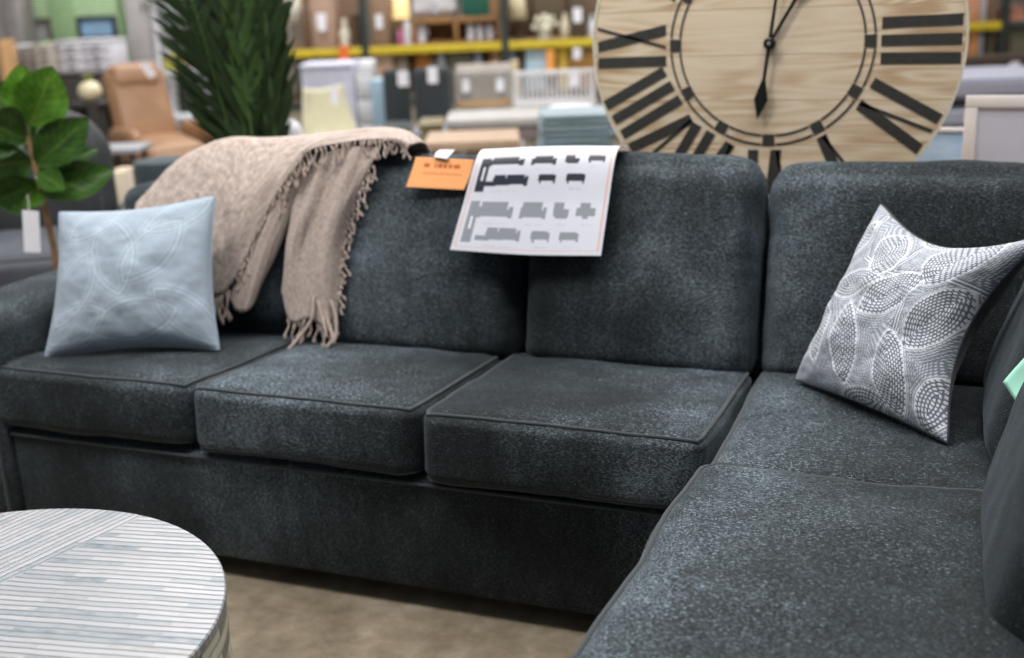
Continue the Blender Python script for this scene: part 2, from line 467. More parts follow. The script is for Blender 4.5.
# ================================================================ PILLOWS
def lens(px, py, cx, cy, ang, a, b, k_=1.0):
    a *= k_; b *= k_
    ca, sa = math.cos(ang), math.sin(ang); dx, dy = px-cx, py-cy
    x, y = dx*ca+dy*sa, -dx*sa+dy*ca
    RR = (a*a+b*b)/(2*b); k = RR-b
    return math.hypot(x, abs(y)+k)-RR, x, y
LEAVES = [  # u, v (up), angle, half length, half width
    (.36, .80, 1.75, .145, .085), (.77, .84, 1.30, .165, .12), (.25, .56, .35, .165, .065), (.53, .565, .72, .17, .085),
    (.86, .50, .95, .17, .10), (.355, .26, 1.85, .175, .075), (.70, .20, 1.95, .165, .095), (.10, .28, 2.0, .15, .06),
    (.95, .13, 1.1, .13, .06), (.52, .02, .2, .15, .05), (.07, .80, 1.2, .12, .05), (.56, 1.0, .1, .12, .05)]
def stem_d(u, v):
    best = 9
    for (pts) in (((.12, .98), (.22, .72), (.45, .68), (.72, .72), (1.0, .68)), ((.10, .48), (.2, .36), (.33, .12), (.6, .02)), ((.46, .68), (.5, .82), (.5, .98)), ((.62, .70), (.66, .42), (.64, .02))):
        for (a, b) in zip(pts, pts[1:]):
            dx, dy = b[0]-a[0], b[1]-a[1]
            t = max(0, min(1, ((u-a[0])*dx+(v-a[1])*dy)/(dx*dx+dy*dy)))
            best = min(best, math.hypot(u-a[0]-t*dx, v-a[1]-t*dy))
    return best
def dotted(u, v):
    d, x, y, i = min((lens(u, v, *L, 1.22) + (i,) for i, L in enumerate(LEAVES)), key=lambda q: q[0])
    if abs(d) < .0032: return 1.0
    if .0075 < d < .0105: return .75
    if d < 0:
        sp = .0155; k = math.floor(-d/sp); fr = -d/sp-k
        if abs(fr-.5) > .27: return .0
        return 1.0 if (x/.021+.5*(k % 2)) % 1 < .66 else .0
    s = stem_d(u, v)
    if s < .022: return 1.0 if .006 < s < .0125 else .12
    sp = .0125; k = math.floor((d-.006)/sp); fr = (d-.006)/sp-k
    if abs(fr-.5) > .26: return .22
    return .85 if (math.atan2(y, x)*(.07+d)/.014+.5*(k % 2)) % 1 < .5 else .22
def outline(u, v):
    val = 0
    for L in ((.18, .42, 1.15, .26, .12), (.42, .62, 1.75, .28, .13), (.66, .63, .9, .26, .12), (.18, .16, .35, .22, .12), (.55, .17, .25, .26, .13), (.86, .2, 2.4, .24, .11), (.28, .88, .6, .2, .09), (.80, .88, .5, .22, .09)):
        d = abs(lens(u, v, *L)[0])
        val = max(val, 1-d/.008)
        val = max(val, .55*(1-abs(d-.03)/.006))
    return max(0, val)
def pillow(name, label, bl, br, tr, tl, thick, m_front, m_back, fn, N, seed, group=None, dent=(.05, .05, .05, .05), lump=1.0):
    db, dr, dt, dl = dent
    ctr = (bl+br+tr+tl)*.25
    nrm = (br-bl).cross(tl-bl).normalized()          # towards the viewer
    t = thing(name, label, 'pillow', ctr, 0, group)
    def surf(u, v, sg):
        a, b = u*2-1, v*2-1
        aa = a - (dr if a > 0 else -dl)*abs(a)**1.5*(1-b*b)**1.2*2
        bb = b - (dt if b > 0 else -db)*abs(b)**1.5*(1-a*a)**1.2*2
        U, W = (aa+1)/2, (bb+1)/2
        p = bl.lerp(br, U).lerp(tl.lerp(tr, U), W)
        h = thick*((1-abs(a)**2.4)*(1-abs(b)**2.4))**.52
        if sg < 0: h *= min(1, .2+1.6*v)
        q = V((a*2.2+seed, b*2.2, seed*1.3))
        h *= 1 + .16*noise.noise(q*1.1)
        rim = max(abs(a), abs(b))
        h += lump*(.006*noise.noise(q*2.2) + .0025*noise.noise(q*5))*min(1, (1-rim)*9)
        return p + nrm*(h*sg) - ctr
    for sg, nm, mm in ((1, 'front_panel', m_front), (-1, 'back_panel', m_back)):
        n = N if sg > 0 else 48
        bm = new(); gridmesh(bm, lambda u, v: surf(u, v, sg), n, n)
        o = obj(nm, bm, mm, t, sharp=180)
        if sg > 0:
            at_ = o.data.attributes.new('print', 'FLOAT', 'POINT')
            at_.data.foreach_set('value', [fn(i/n, j/n) for j in range(n+1) for i in range(n+1)])
    loop = [(i/40, 0) for i in range(40)] + [(1, i/40) for i in range(40)] + [(1-i/40, 1) for i in range(40)] + [(0, 1-i/40) for i in range(40)]
    bm = new(); tube(bm, [surf(u, v, 0) for u, v in loop], .0028, 6, closed=True); obj('seam', bm, m_back, t)
    return t
def leaned(bl, br, L, ang, wt, sh=0):
    e = (br-bl).normalized(); nb = V((-e.y, e.x, 0)).normalized()
    up = V((0, 0, 1))*math.cos(R(ang)) + nb*math.sin(R(ang))
    c = (bl+br)*.5 + up*L + e*sh
    return c - e*wt/2, c + e*wt/2
PRF = attr_mat('dotted_leaf_cotton', [(0, lin((112, 118, 130))), (.25, lin((138, 144, 155))), (.85, lin((222, 224, 229))), (1, lin((228, 230, 235)))], bump=.25)
PRB = mat('charcoal_pillow_back', (44, 46, 52), .9, sheen=.2, noise_amt=.25, scale=160)
PLF = attr_mat('powder_blue_linen', [(0, lin((150, 162, 174))), (.5, lin((164, 177, 188))), (1, lin((178, 189, 198)))], bump=.05, weave=260)
PLB = mat('powder_blue_back', (140, 156, 172), .9, sheen=.2, noise_amt=.2, scale=160)
bl, br = V((.108, .478, .500)), V((.450, .160, .502))
tl, tr = leaned(bl, br, .45, 27, .455, .03)
pillow('throw_pillow', 'white and grey pillow with a dotted leaf print leaning in the sofa corner', bl, br, tr, tl, .095, PRF, PRB, dotted, 420, 3.3, dent=(.015, .165, .15, .04))
bl, br = V((-1.822, .140, .506)), V((-1.388, .315, .512))
tl, tr = leaned(bl, br, .43, 27, .43, .005); tl.z -= .022
pillow('throw_pillow', 'plain powder blue pillow with faint leaf outlines beside the draped throw', bl, br, tr, tl, .085, PLF, PLB, outline, 220, 8.1, dent=(.05, .035, .04, .035), lump=.45)

# ================================================================ THROW BLANKET
throw = thing('throw_blanket', 'beige woven throw with knotted fringe draped over the sofa back', 'blanket', (-1.4, .7, .95))
def drape(name, cols, nu, nv, seed, wrap=True, fold=.016):
    C = []
    for col in cols:
        pts = [on_back(*p) for p in col]
        if wrap: pts = [pts[0]+V((.02, .13, -.13)), pts[0]+V((.01, .09, -.015))] + pts
        C.append(pts)
    nr = len(C[0])
    def fn(u, v):
        row = [cat(c, v) for c in C]
        p = cat(row, u)
        w = noise.noise(V((u*7+seed, v*1.6, seed)))*fold + noise.noise(V((u*16, v*6+seed, 2)))*fold*.35
        return p + V((0, -1, .25))*(w+abs(fold)*.2) - throw_loc
    bm = new(); gridmesh(bm, fn, nu, nv, uv=True)
    o = obj(name, bm, KNIT, throw, sharp=180)
    md = o.modifiers.new('thick', 'SOLIDIFY'); md.thickness = .005; md.offset = 0
    return fn
throw_loc = V((-1.4, .7, .95))
A = [[(138,203,-.03),(136,235,.02),(140,270,.03),(148,300,.035)], [(165,172,-.03),(163,215,.03),(168,260,.04),(172,300,.04)],
     [(195,153,-.03),(192,195,.03),(200,250,.045),(208,296,.04)], [(226,143,-.03),(222,190,.035),(222,245,.05),(226,292,.045)],
     [(262,143,-.03),(250,190,.04),(242,230,.055),(245,260,.055)], [(300,138,-.03),(282,165,.035),(268,195,.055),(262,217,.06)],
     [(340,133,-.03),(318,142,.02),(298,156,.05),(286,178,.06)], [(370,130,-.03),(350,134,.0),(330,141,.03),(308,152,.055)],
     [(393,133,-.02),(382,134,.0),(368,136,.01),(350,142,.035)], [(411,145,-.01),(403,141,.0),(393,139,.01),(384,139,.02)]]
fA = drape('upper_fold', A, 90, 50, 1.5)
Cc = [[(290,160,.03),(262,210,.033),(243,255,.033),(230,300,.035)], [(303,157,.03),(275,205,.042),(256,255,.047),(239,312,.047)],
      [(318,155,.03),(290,200,.036),(270,248,.04),(250,309,.042)], [(325,158,.02),(300,195,.02),(279,248,.02),(258,292,.025)]]
fC = drape('middle_fold', Cc, 30, 40, 4.2, wrap=False, fold=.006)
B = [[(303,160,.02),(294,205,.025),(286,250,.03),(282,292,.03)], [(325,152,.03),(306,205,.05),(293,255,.052),(292,322,.047)],
     [(345,148,.03),(325,200,.036),(309,255,.037),(310,319,.04)], [(362,147,.025),(342,197,.05),(326,250,.052),(326,326,.045)], [(381,148,.02),(358,195,.022),(343,245,.022),(337,316,.025)]]
fB = drape('lower_fold', B, 44, 44, 7.7, wrap=False, fold=.010)
def fringe(name, roots, length, seed, spread=.35, rad=.0024):
    rnd = random.Random(seed); bm = new()
    for (p, drift) in roots:
        L = length*rnd.uniform(.7, 1.2); n = 7; pts = []; rr = []
        dx = drift + rnd.uniform(-spread, spread)*.5; dy = -.15+rnd.uniform(-.15, .1)
        wob = rnd.uniform(0, 6)
        for i in range(n+1):
            t = i/n
            pts.append(p + V((dx*L*t + .003*math.sin(wob+t*7), dy*L*t + .003*math.cos(wob+t*5), -L*t)))
            rr.append(rad*(1.0 + (.9 if i in (1, n-1) else 0) + rnd.uniform(-.15, .15)))
        tube(bm, pts, rr, 6)
    return obj(name, bm, TASSEL, throw)
fringe('fringe', [(fA(.40+.6*i/46, 1.0), .12) for i in range(47)], .052, 3)
fringe('fringe', [(fB(1.0, .12+.80*i/26), .30) for i in range(27)], .042, 5)
fringe('fringe', [(fA(1.0, .45+.5*i/8), .05) for i in range(9)], .040, 6)
fringe('fringe', [(fA(.22+.13*i/9, 1.0), .08) for i in range(10)], .085, 8)
fringe('fringe', [(fB(.2+.75*i/9, 1.0), -.05) for i in range(10)], .06, 9, rad=.003)
bm = new()
for q in ([(314,296,.05),(312,318,.055),(301,335,.06),(289,349,.075)], [(324,305,.05),(329,325,.055),(333,338,.06),(327,347,.065)], [(331,300,.05),(336,318,.05),(336,335,.055),(333,343,.06)],
          [(318,300,.05),(322,315,.055),(325,328,.06),(326,336,.06)]):
    pts = [on_back(*p)-throw_loc for p in q]; pp = [cat(pts, i/14) for i in range(15)]
    tube(bm, pp, [.0042*(1+.4*math.sin(i*1.9)**2) for i in range(15)], 7)
obj('fringe', bm, TASSEL, throw)

# ================================================================ PAPERS ON THE SOFA
def paper(name, label, cat_, ctrl, paint, nu, nv, m, group=None):
    """ctrl: rows of 2-3 world points from top (behind) to bottom."""
    c0 = ctrl[len(ctrl)//2][0]
    def fn(u, v):
        rows = [cat(r, u) for r in ctrl]
        return cat(rows, v) - c0
    bm = new(); gridmesh(bm, fn, nu, nv)
    o = obj(name, bm, m, None, sharp=180); o.location = c0
    a = o.data.color_attributes.new('print', 'FLOAT_COLOR', 'POINT')
    buf = []
    for j in range(nv+1):
        for i in range(nu+1): buf.extend((*paint(i/nu, j/nv), 1))
    a.data.foreach_set('color', buf)
    md = o.modifiers.new('thick', 'SOLIDIFY'); md.thickness = .0012; md.offset = 0
    return tag(o, label, cat_, group)
PAPER = colattr_mat('printed_paper', .4)
INK, GREY, WHITE, SALM = lin((48, 52, 60)), lin((140, 143, 150)), lin((208, 209, 218)), lin((216, 168, 154))
def to_uv(x, y):
    v = (y-72)/413; l = 330-120*v; r = 925-67*v
    return (x-l)/(r-l), v
SHAPES = []
def pic(kind, x0, y0, x1, y1, c):
    w, h = x1-x0, y1-y0
    if kind == 'sofa': rs = [(0, .45, 1, .9), (.13, .0, .87, .55), (0, .3, .13, 1), (.87, .3, 1, 1)]
    elif kind == 'sectional': rs = [(0, .62, .32, 1), (.24, .3, .62, .9), (.28, .05, .52, .5), (.54, .05, .92, .6), (.55, .35, 1, .85), (.92, .2, 1, .98)]
    elif kind == 'chair': rs = [(.05, 0, .7, .6), (0, .4, 1, .85), (.1, .8, .9, 1)]
    elif kind == 'swivel': rs = [(.2, 0, .75, .5), (0, .3, 1, .8), (.3, .8, .6, 1)]
    else: rs = [(0, .1, 1, .75), (.05, .7, .15, 1), (.85, .65, .95, .95), (.08, 0, .9, .2)]
    for (a, b, cc, d) in rs: SHAPES.append((x0+a*w, y0+b*h, x0+cc*w, y0+d*h, c))
    SHAPES.append((x0+w*.15, y1+h*.28+4, x0+w*.45, y1+h*.28+8, lin((190, 192, 200))))
    SHAPES.append((x0+w*.52, y1+h*.28+4, x0+w*.8, y1+h*.28+8, lin((196, 198, 205))))
for a in (('sofa', 378, 90, 530, 130), ('sofa', 562, 90, 668, 130), ('chair', 705, 88, 768, 125), ('other', 805, 88, 880, 122),
          ('sectional', 350, 163, 548, 205), ('other', 592, 165, 668, 197), ('other', 712, 162, 795, 197)): pic(*a, INK)
for a in (('sofa', 332, 262, 485, 330), ('sofa', 515, 262, 628, 330), ('chair', 660, 262, 725, 328), ('swivel', 758, 262, 840, 328),
          ('sectional', 318, 370, 512, 432), ('other', 558, 382, 640, 432), ('other', 680, 385, 765, 430)): pic(*a, GREY)
UV_SHAPES = []
for (x0, y0, x1, y1, c) in SHAPES:
    u0, v0 = to_uv(x0, (y0+y1)/2); u1, _ = to_uv(x1, (y0+y1)/2)
    UV_SHAPES.append((u0, (y0-72)/413, u1, (y1-72)/413, c))
T0 = .34
def paint_sign(u, v):
    if v < T0: return WHITE
    v = (v-T0)/(1-T0)
    if .052 < u < .118:
        if .05 < v < .37: return lin((215, 218, 224)) if (.077 < u < .095 and .15 < v < .27) else INK
        if .45 < v < .90: return lin((225, 227, 232)) if (.078 < u < .094 and .61 < v < .75) else GREY
    for (a, b, c, d, col) in UV_SHAPES:
        if a <= u <= c and b <= v <= d: return col
    if (.022 < u < .03 or .968 < u < .977) and .015 < v < .955: return SALM
    if .022 < u < .977 and (.012 < v < .03 or .945 < v < .955): return SALM
    return WHITE
top = [on_back(478, 155, .012), on_back(548, 152, .012), on_back(617, 152, .012)]
rows = [[p+V((0, .10, .0)) for p in top], top, [on_back(463, 205, .035), on_back(535, 206, .03), on_back(608, 207, .038)],
        [on_back(450, 250, .052), on_back(526, 255, .045), on_back(601, 256, .058)]]
sign = paper('price_sign', 'white printed sheet of sofa pictures hung over the sofa back', 'sign', rows, paint_sign, 260, 220, PAPER)
ORG, ORGI = lin((246, 172, 112)), lin((196, 96, 56))
def paint_card(u, v):
    if .18 < v < .30 and (.18 < u < .28 or .36 < u < .40 or .42 < u < .5 or .52 < u < .57 or .6 < u < .66 or .69 < u < .8): return ORGI
    if .46 < v < .51 and .2 < u < .86 and (u*37) % 1 < .75: return lin((222, 122, 76))
    return ORG
rows = [[on_back(416, 157, .018), on_back(474, 160, .004)], [on_back(411, 173, .024), on_back(470, 176, .006)], [on_back(406, 187, .030), on_back(464, 190, .010)]]
rows = [[r[0], (r[0]+r[1])*.5, r[1]] for r in rows]
paper('price_card', 'orange card hung beside the white sheet on the sofa back', 'card', rows, paint_card, 120, 60, PAPER)
rows = [[on_back(440, 150, -.03), on_back(455, 150, -.03)], [on_back(436, 153, .005), on_back(451, 154, .005)], [on_back(434, 157, .022), on_back(447, 159, .021)]]
paper('paper_tag', 'small white paper tag tucked above the orange card', 'tag', rows, lambda u, v: WHITE, 8, 8, PAPER)
rows = [[atY(508, 156, .80), atY(556, 155, .78)], [atY(508, 150, .88), atY(556, 149, .86)], [atY(514, 147.5, .94), atY(556, 147.5, .92)]]
for r in rows:
    for p in r: p.z = .99 - (p.y-.8)*.15
paper('green_sheet', 'bright green paper sheet lying behind the white sign', 'paper', rows, lambda u, v: lin((98, 190, 120)), 8, 8, PAPER)
MINT = lin((168, 226, 204))
rows = [[at(1003, 382, 1.955), at(1014, 369, 1.935), at(1026, 356, 1.915)], [at(1013, 397, 1.915), at(1025, 385, 1.90), at(1038, 372, 1.88)], [at(1024, 412, 1.87), at(1037, 401, 1.855), at(1050, 388, 1.835)]]
paper('mint_tag', 'mint green paper tag stuck on the right back cushion', 'tag', rows, lambda u, v: MINT, 8, 8, PAPER)

# ================================================================ COFFEE TABLE
tb = thing('coffee_table', 'round drum coffee table inlaid with pearly white shell strips', 'table', (-1.104, -.90, 0))
bm = new(); lathe(bm, [(.02, .400), (.452, .400), (.4565, .403), (.457, .417), (.4545, .420), (.02, .420)], 96)
obj('table_top', bm, shell_mat('shell_slats_top'), tb)
bm = new(); lathe(bm, [(.45, .0), (.4535, .004), (.4535, .3995), (.44, .3995)], 96); obj('drum', bm, shell_mat('shell_slats_side', True), tb)

# ================================================================ WALL CLOCK
CL = V((-.060, 1.10, 1.243))
clock = thing('wall_clock', 'large round pale wood clock with black roman numerals behind the sofa', 'clock', CL)
FACE = wood_face_mat()
BLK = mat('black_clock_paint', (52, 50, 46), .5, noise_amt=.25, scale=60)
RIMM = mat('pale_rim', (206, 196, 178), .5)
HANDM = mat('black_metal_hand', (22, 22, 22), .35, metal=.3)
RC = .497
bm = new(); lathe(bm, [(.001, -.012), (RC-.004, -.012), (RC-.004, .014), (.001, .014)], 120, RotX(90)); face = obj('face', bm, FACE, clock)
bm = new(); lathe(bm, [(RC-.004, -.020), (RC+.003, -.020), (RC+.003, .016), (RC-.004, .016)], 120, RotX(90), cap=False); obj('rim', bm, RIMM, clock)
def pol(r, a): return (r*math.sin(a), r*math.cos(a))      # clockwise from 12
YF = -.0145
def ringband(bm, r0, r1, a0, a1, n=12, y0=YF-.0018, y1=YF+.001):
    for i in range(n):
        b0, b1 = a0+(a1-a0)*i/n, a0+(a1-a0)*(i+1)/n
        prism(bm, [pol(r0, b0), pol(r1, b0), pol(r1, b1), pol(r0, b1)], y0, y1)
CR = R(-.3)
bm = new()
ring_r = .260
for h in range(12):
    a = R(h*30)+CR
    ringband(bm, ring_r-.0155, ring_r+.0155, a-.062, a+.062, 4)
    ringband(bm, ring_r+.010, ring_r+.015, a+.075, a+R(30)-.075, 14)
    ringband(bm, ring_r-.015, ring_r-.010, a+.075, a+R(30)-.075, 14)
obj('minute_ring', bm, BLK, clock, smooth=False)
NUM = {12: 'XII', 1: 'I', 2: 'II', 3: 'III', 4: 'IV', 5: 'V', 6: 'VI', 7: 'VII', 8: 'VIII', 9: 'IX', 10: 'X', 11: 'XI'}
r_in, r_out = .287, .484
for h, s in NUM.items():
    a = R(h*30)+CR
    W = {'I': .034, 'V': .074, 'X': .072}
    gap = .014
    tot = sum(W[c] for c in s) + gap*(len(s)-1)
    bm = new(); x = -tot/2
    def stroke(x0, x1, wd, z0=r_in, z1=r_out):
        # parallelogram stroke from x0 at the inner end to x1 at the outer end
        x0 = x0*.94
        pts = [(x0-wd/2, z0), (x0+wd/2, z0), (x1+wd/2, z1), (x1-wd/2, z1)]
        ca, sa = math.cos(a), math.sin(a)
        prism(bm, [(px*ca+pz*sa, -px*sa+pz*ca) for px, pz in pts], YF-.0018, YF+.001)
    for c in s:
        w_ = W[c]
        if c == 'I': stroke(x+w_/2, x+w_/2, .028)
        elif c == 'V': stroke(x+w_*.48, x+.005, .009); stroke(x+w_*.52, x+w_-.014, .029)
        else: stroke(x+w_-.014, x+.014, .029); stroke(x+.008, x+w_-.008, .008)
        x += w_+gap
    obj('numeral', bm, BLK, clock, smooth=False)
def hand(nm, ang, poly, y):
    bm = new(); ca, sa = math.cos(ang), math.sin(ang)
    prism(bm, [(px*ca+pz*sa, -px*sa+pz*ca) for px, pz in poly], y-.0015, y+.0015); return obj(nm, bm, HANDM, clock, smooth=False)
hand('hour_hand', R(30), [(-.004, .0), (.004, .0), (.005, .13), (.016, .16), (0, .21), (-.016, .16), (-.005, .13)], -.026)
hand('minute_hand', R(187.3), [(-.0035, -.15), (.0035, -.15), (.005, .0), (.0045, .095), (.019, .150), (.002, .205), (-.019, .150), (-.0045, .095), (-.005, .0)], -.031)
bm = new(); lathe(bm, [(.001, .0), (.016, .0), (.016, .022), (.012, .026), (.001, .027)], 24, RotX(90) ); hb = obj('hub', bm, HANDM, clock)
hb.location = (0, -.012, 0)
bm = new(); lathe(bm, [(.001, 0), (.005, 0), (.004, .004), (.001, .005)], 16, RotX(90)); pn = obj('hub_cap', bm, mat('steel', (200, 200, 200), .3, metal=.8), hb); pn.location = (0, -.026, 0)

OAK = mat('brown_oak', (122, 92, 64), .5, noise_amt=.25, scale=6)
con = thing('console_table', 'narrow brown wooden console table standing behind the sofa under the clock', 'table', (.35, 1.33, 0))
bm = new(); box(bm, (-1.05, -.29, .70), (1.05, .29, .742), .005); obj('table_top', bm, OAK, con)
for sx in (-1, 1):
    for sy in (-1, 1):
        bm = new(); box(bm, (sx*1.0-.025, sy*.24-.025, 0), (sx*1.0+.025, sy*.24+.025, .70), .004); obj('leg', bm, OAK, con)

# framed pictures beside the clock
def framed(name, label, cat_, x0, x1, z0, z1, y, lean, fm, pm, fw=.02, group=None, mat_w=.0, mm=None):
    t = thing(name, label, cat_, ((x0+x1)/2, y, z0), 0, group)
    w_, h_ = x1-x0, z1-z0
    M = RotX(-lean)
    for nm, q in (('frame', None),):
        bm = new()
        box(bm, (-w_/2, -.012, 0), (w_/2, .012, fw), .002, M=M); box(bm, (-w_/2, -.012, h_-fw), (w_/2, .012, h_), .002, M=M)
        box(bm, (-w_/2, -.012, fw), (-w_/2+fw, .012, h_-fw), .002, M=M); box(bm, (w_/2-fw, -.012, fw), (w_/2, .012, h_-fw), .002, M=M)
        obj(nm, bm, fm, t)
    bm = new(); box(bm, (-w_/2+fw*.9, -.004, fw*.9), (w_/2-fw*.9, .008, h_-fw*.9), M=M); obj('picture', bm, pm, t, smooth=False)
    return t
a0 = atY(966, 96, 1.40)
framed('picture_frame', 'plain white framed panel leaning at the right of the clock', 'picture', a0.x, a0.x+.62, .743, a0.z, 1.40, 4,
       mat('white_frame', (232, 226, 224), .4, noise_amt=.03), mat('pale_lilac_panel', (206, 208, 222), .4, noise_amt=.04), fw=.034)
b0 = atY(920, 129, 1.52)
BLUE = NT('pale_blue_print'); tcb = BLUE.n('ShaderNodeTexCoord').outputs['Object']
BLUE.l(BLUE.ramp(BLUE.noise(BLUE.mapping(tcb, (5, 5, 22)), 1, 3), [(.35, lin((150, 184, 216))), (.58, lin((184, 208, 232))), (.72, lin((128, 146, 166)))]), BLUE.b.inputs['Base Color'])
framed('picture_frame', 'pale blue print in a thin white frame half hidden by the clock edge', 'picture', b0.x-.30, b0.x+.30, .743, b0.z, 1.55, 4,
       mat('white_frame', (232, 226, 224), .4), BLUE.m, fw=.012)

# ================================================================ PLANTS
LEAFM = {}
def leafmat(name, c0, c1, rough=.4):
    g = NT(name); tc = g.n('ShaderNodeTexCoord').outputs['UV']
    sep = g.n('ShaderNodeSeparateXYZ'); g.l(tc, sep.inputs[0])
    ax = g.mth('ABSOLUTE', g.mth('SUBTRACT', sep.outputs[0], .5))
    vein = g.mth('FRACT', g.mth('SUBTRACT', g.mth('MULTIPLY', sep.outputs[1], 8), g.mth('MULTIPLY', ax, 5)))
    vl = g.mth('MAXIMUM', g.mth('LESS_THAN', vein, .10), g.mth('LESS_THAN', ax, .025))
    nz = g.noise(tc, 6, 3)
    col = g.ramp(nz, [(.3, lin(c0)), (.7, lin(c1))])
    col = g.mix(g.mth('MULTIPLY', vl, .35), col, lin((min(255, c1[0]+50), min(255, c1[1]+45), c1[2]+30)))
    g.l(col, g.b.inputs['Base Color']); g.b.inputs['Roughness'].default_value = rough
    g.b.inputs['Specular IOR Level'].default_value = .35
    tr = g.t.nodes.new('ShaderNodeBsdfTranslucent'); g.l(col, tr.inputs['Color'])
    mx = g.t.nodes.new('ShaderNodeMixShader'); mx.inputs[0].default_value = .15
    g.l(g.b.outputs[0], mx.inputs[1]); g.l(tr.outputs[0], mx.inputs[2])
    g.l(mx.outputs[0], g.t.nodes['Material Output'].inputs['Surface'])
    return g.m
FIGB = leafmat('bright_fig_leaf', (64, 106, 28), (94, 140, 44)); FIGD = leafmat('deep_fig_leaf', (30, 56, 18), (52, 86, 26))
TERRA = mat('dark_pot', (58, 56, 54), .6); SOIL = mat('soil', (52, 40, 30), .95, noise_amt=.4, scale=60)
BARK = mat('fig_bark', (128, 98, 66), .85, noise_amt=.3, scale=40)
def pot(parent, rt, rb, h):
    bm = new(); lathe(bm, [(rb*.9, 0), (rb, .004), (rt, h-.02), (rt+.008, h-.018), (rt+.008, h), (rt-.012, h), (rt-.014, h-.03), (.005, h-.03)], 32); p = obj('pot', bm, TERRA, parent)
    bm = new(); lathe(bm, [(.004, h-.034), (rt-.016, h-.034), (rt-.016, h-.028), (.004, h-.022)], 24); obj('soil', bm, SOIL, p)
fl = at(57, 268, 3.82); FIGP = V((fl.x, fl.y, 0))
fig = thing('fig_plant', 'fiddle leaf fig with broad green leaves behind the sofa arm', 'plant', FIGP)
pot(fig, .15, .11, .28)
def fp(x, y, d=3.82): return at(x, y, d)-FIGP
tr_pts = [V((-.03, .0, .26)), fp(57, 268), fp(48, 222), fp(38, 180), fp(30, 148), fp(24, 118)]
bm = new(); tube(bm, [cat(tr_pts, i/24) for i in range(25)], [.013-.007*i/24 for i in range(25)], 8); obj('trunk', bm, BARK, fig)
def fig_leaf(base, tip, width, m, face=0.0, curl=.12, nm='leaf', parent=None):
    ax = tip-base; L = ax.length; axn = ax.normalized()
    view = (fig.location+base-CAM).normalized()
    sd = axn.cross(view).normalized(); sd = (sd*math.cos(face)+view*math.sin(face)).normalized(); nr = sd.cross(axn)
    def fn(u, v):
        s = u*2-1
        prof = (math.sin(math.pi*min(1, v)**.85)**.6)*(.62+.38*math.sin(math.pi*(v*.9-.12))) if 0 < v < 1 else 0
        wv = .08*math.sin(v*14+s*2)*abs(s)
        return base + axn*(L*v) + sd*(s*width*.5*prof) + nr*(curl*L*(v*v) - width*.18*s*s*prof + wv*width*.25)
    bm = new(); gridmesh(bm, fn, 12, 22, uv=True); bmesh.ops.remove_doubles(bm, verts=bm.verts, dist=1e-6)
    obj(nm, bm, m, parent or fig, sharp=180)
for (b0_, t0_, wpx, m_, fc, d0, d1) in (
    ((26, 120), (20, 66), 34, FIGB, .15, 3.62, 3.58), ((30, 126), (52, 70), 46, FIGB, -.1, 3.62, 3.56), ((36, 166), (84, 120), 32, FIGD, .3, 3.62, 3.58),
    ((40, 178), (96, 146), 17, FIGD, .6, 3.62, 3.66), ((44, 196), (110, 168), 30, FIGD, .5, 3.62, 3.6), ((26, 128), (-14, 84), 40, FIGD, .5, 3.62, 3.7),
    ((28, 140), (-16, 122), 40, FIGD, .3, 3.62, 3.56), ((33, 160), (-12, 168), 38, FIGD, .4, 3.62, 3.6), ((38, 182), (-6, 204), 34, FIGD, .5, 3.62, 3.55),
    ((30, 150), (6, 108), 34, FIGD, .2, 3.62, 3.75), ((36, 172), (62, 186), 26, FIGD, .9, 3.62, 3.48), ((42, 190), (26, 206), 20, FIGB, .9, 3.62, 3.5), ((32, 150), (60, 104), 30, FIGD, .3, 3.62, 3.8)):
    fig_leaf(fp(*b0_, d0+.2), fp(*t0_, d1+.2), wpx/1150*3.95*(1.15 if m_ is FIGB else 1.4), m_, fc*.8)
WTAG = mat('white_card', (236, 234, 240), .5, noise_amt=.03)
def price_tag(label, x0, y0, x1, y1, d, group=None, tilt=0.0, string=True, m=None, nm='price_tag'):
    """card hanging in front of something, seen from x0,y0 to x1,y1."""
    p0, p1 = at(x0, y0, d), at(x1, y1, d)
    w_ = (p1-p0).dot(RH); h_ = p0.z-p1.z; c = (p0+p1)*.5
    t = thing(nm, label, 'tag', c, AISLE, group)
    bm = new(); box(bm, (-w_/2, -.001, -h_/2), (w_/2, .001, h_/2), M=RotY(tilt)); obj('card', bm, m or WTAG, t, smooth=False)
    if string:
        bm = new(); tube(bm, [(0, 0, h_/2-.005), (.004, .004, h_/2+.02), (0, .012, h_/2+.05)], .0012, 5); obj('string', bm, WTAG, t)
    return t
price_tag('white tag hanging from the fig plant trunk', 20, 211, 43, 252, 3.68, tilt=6)

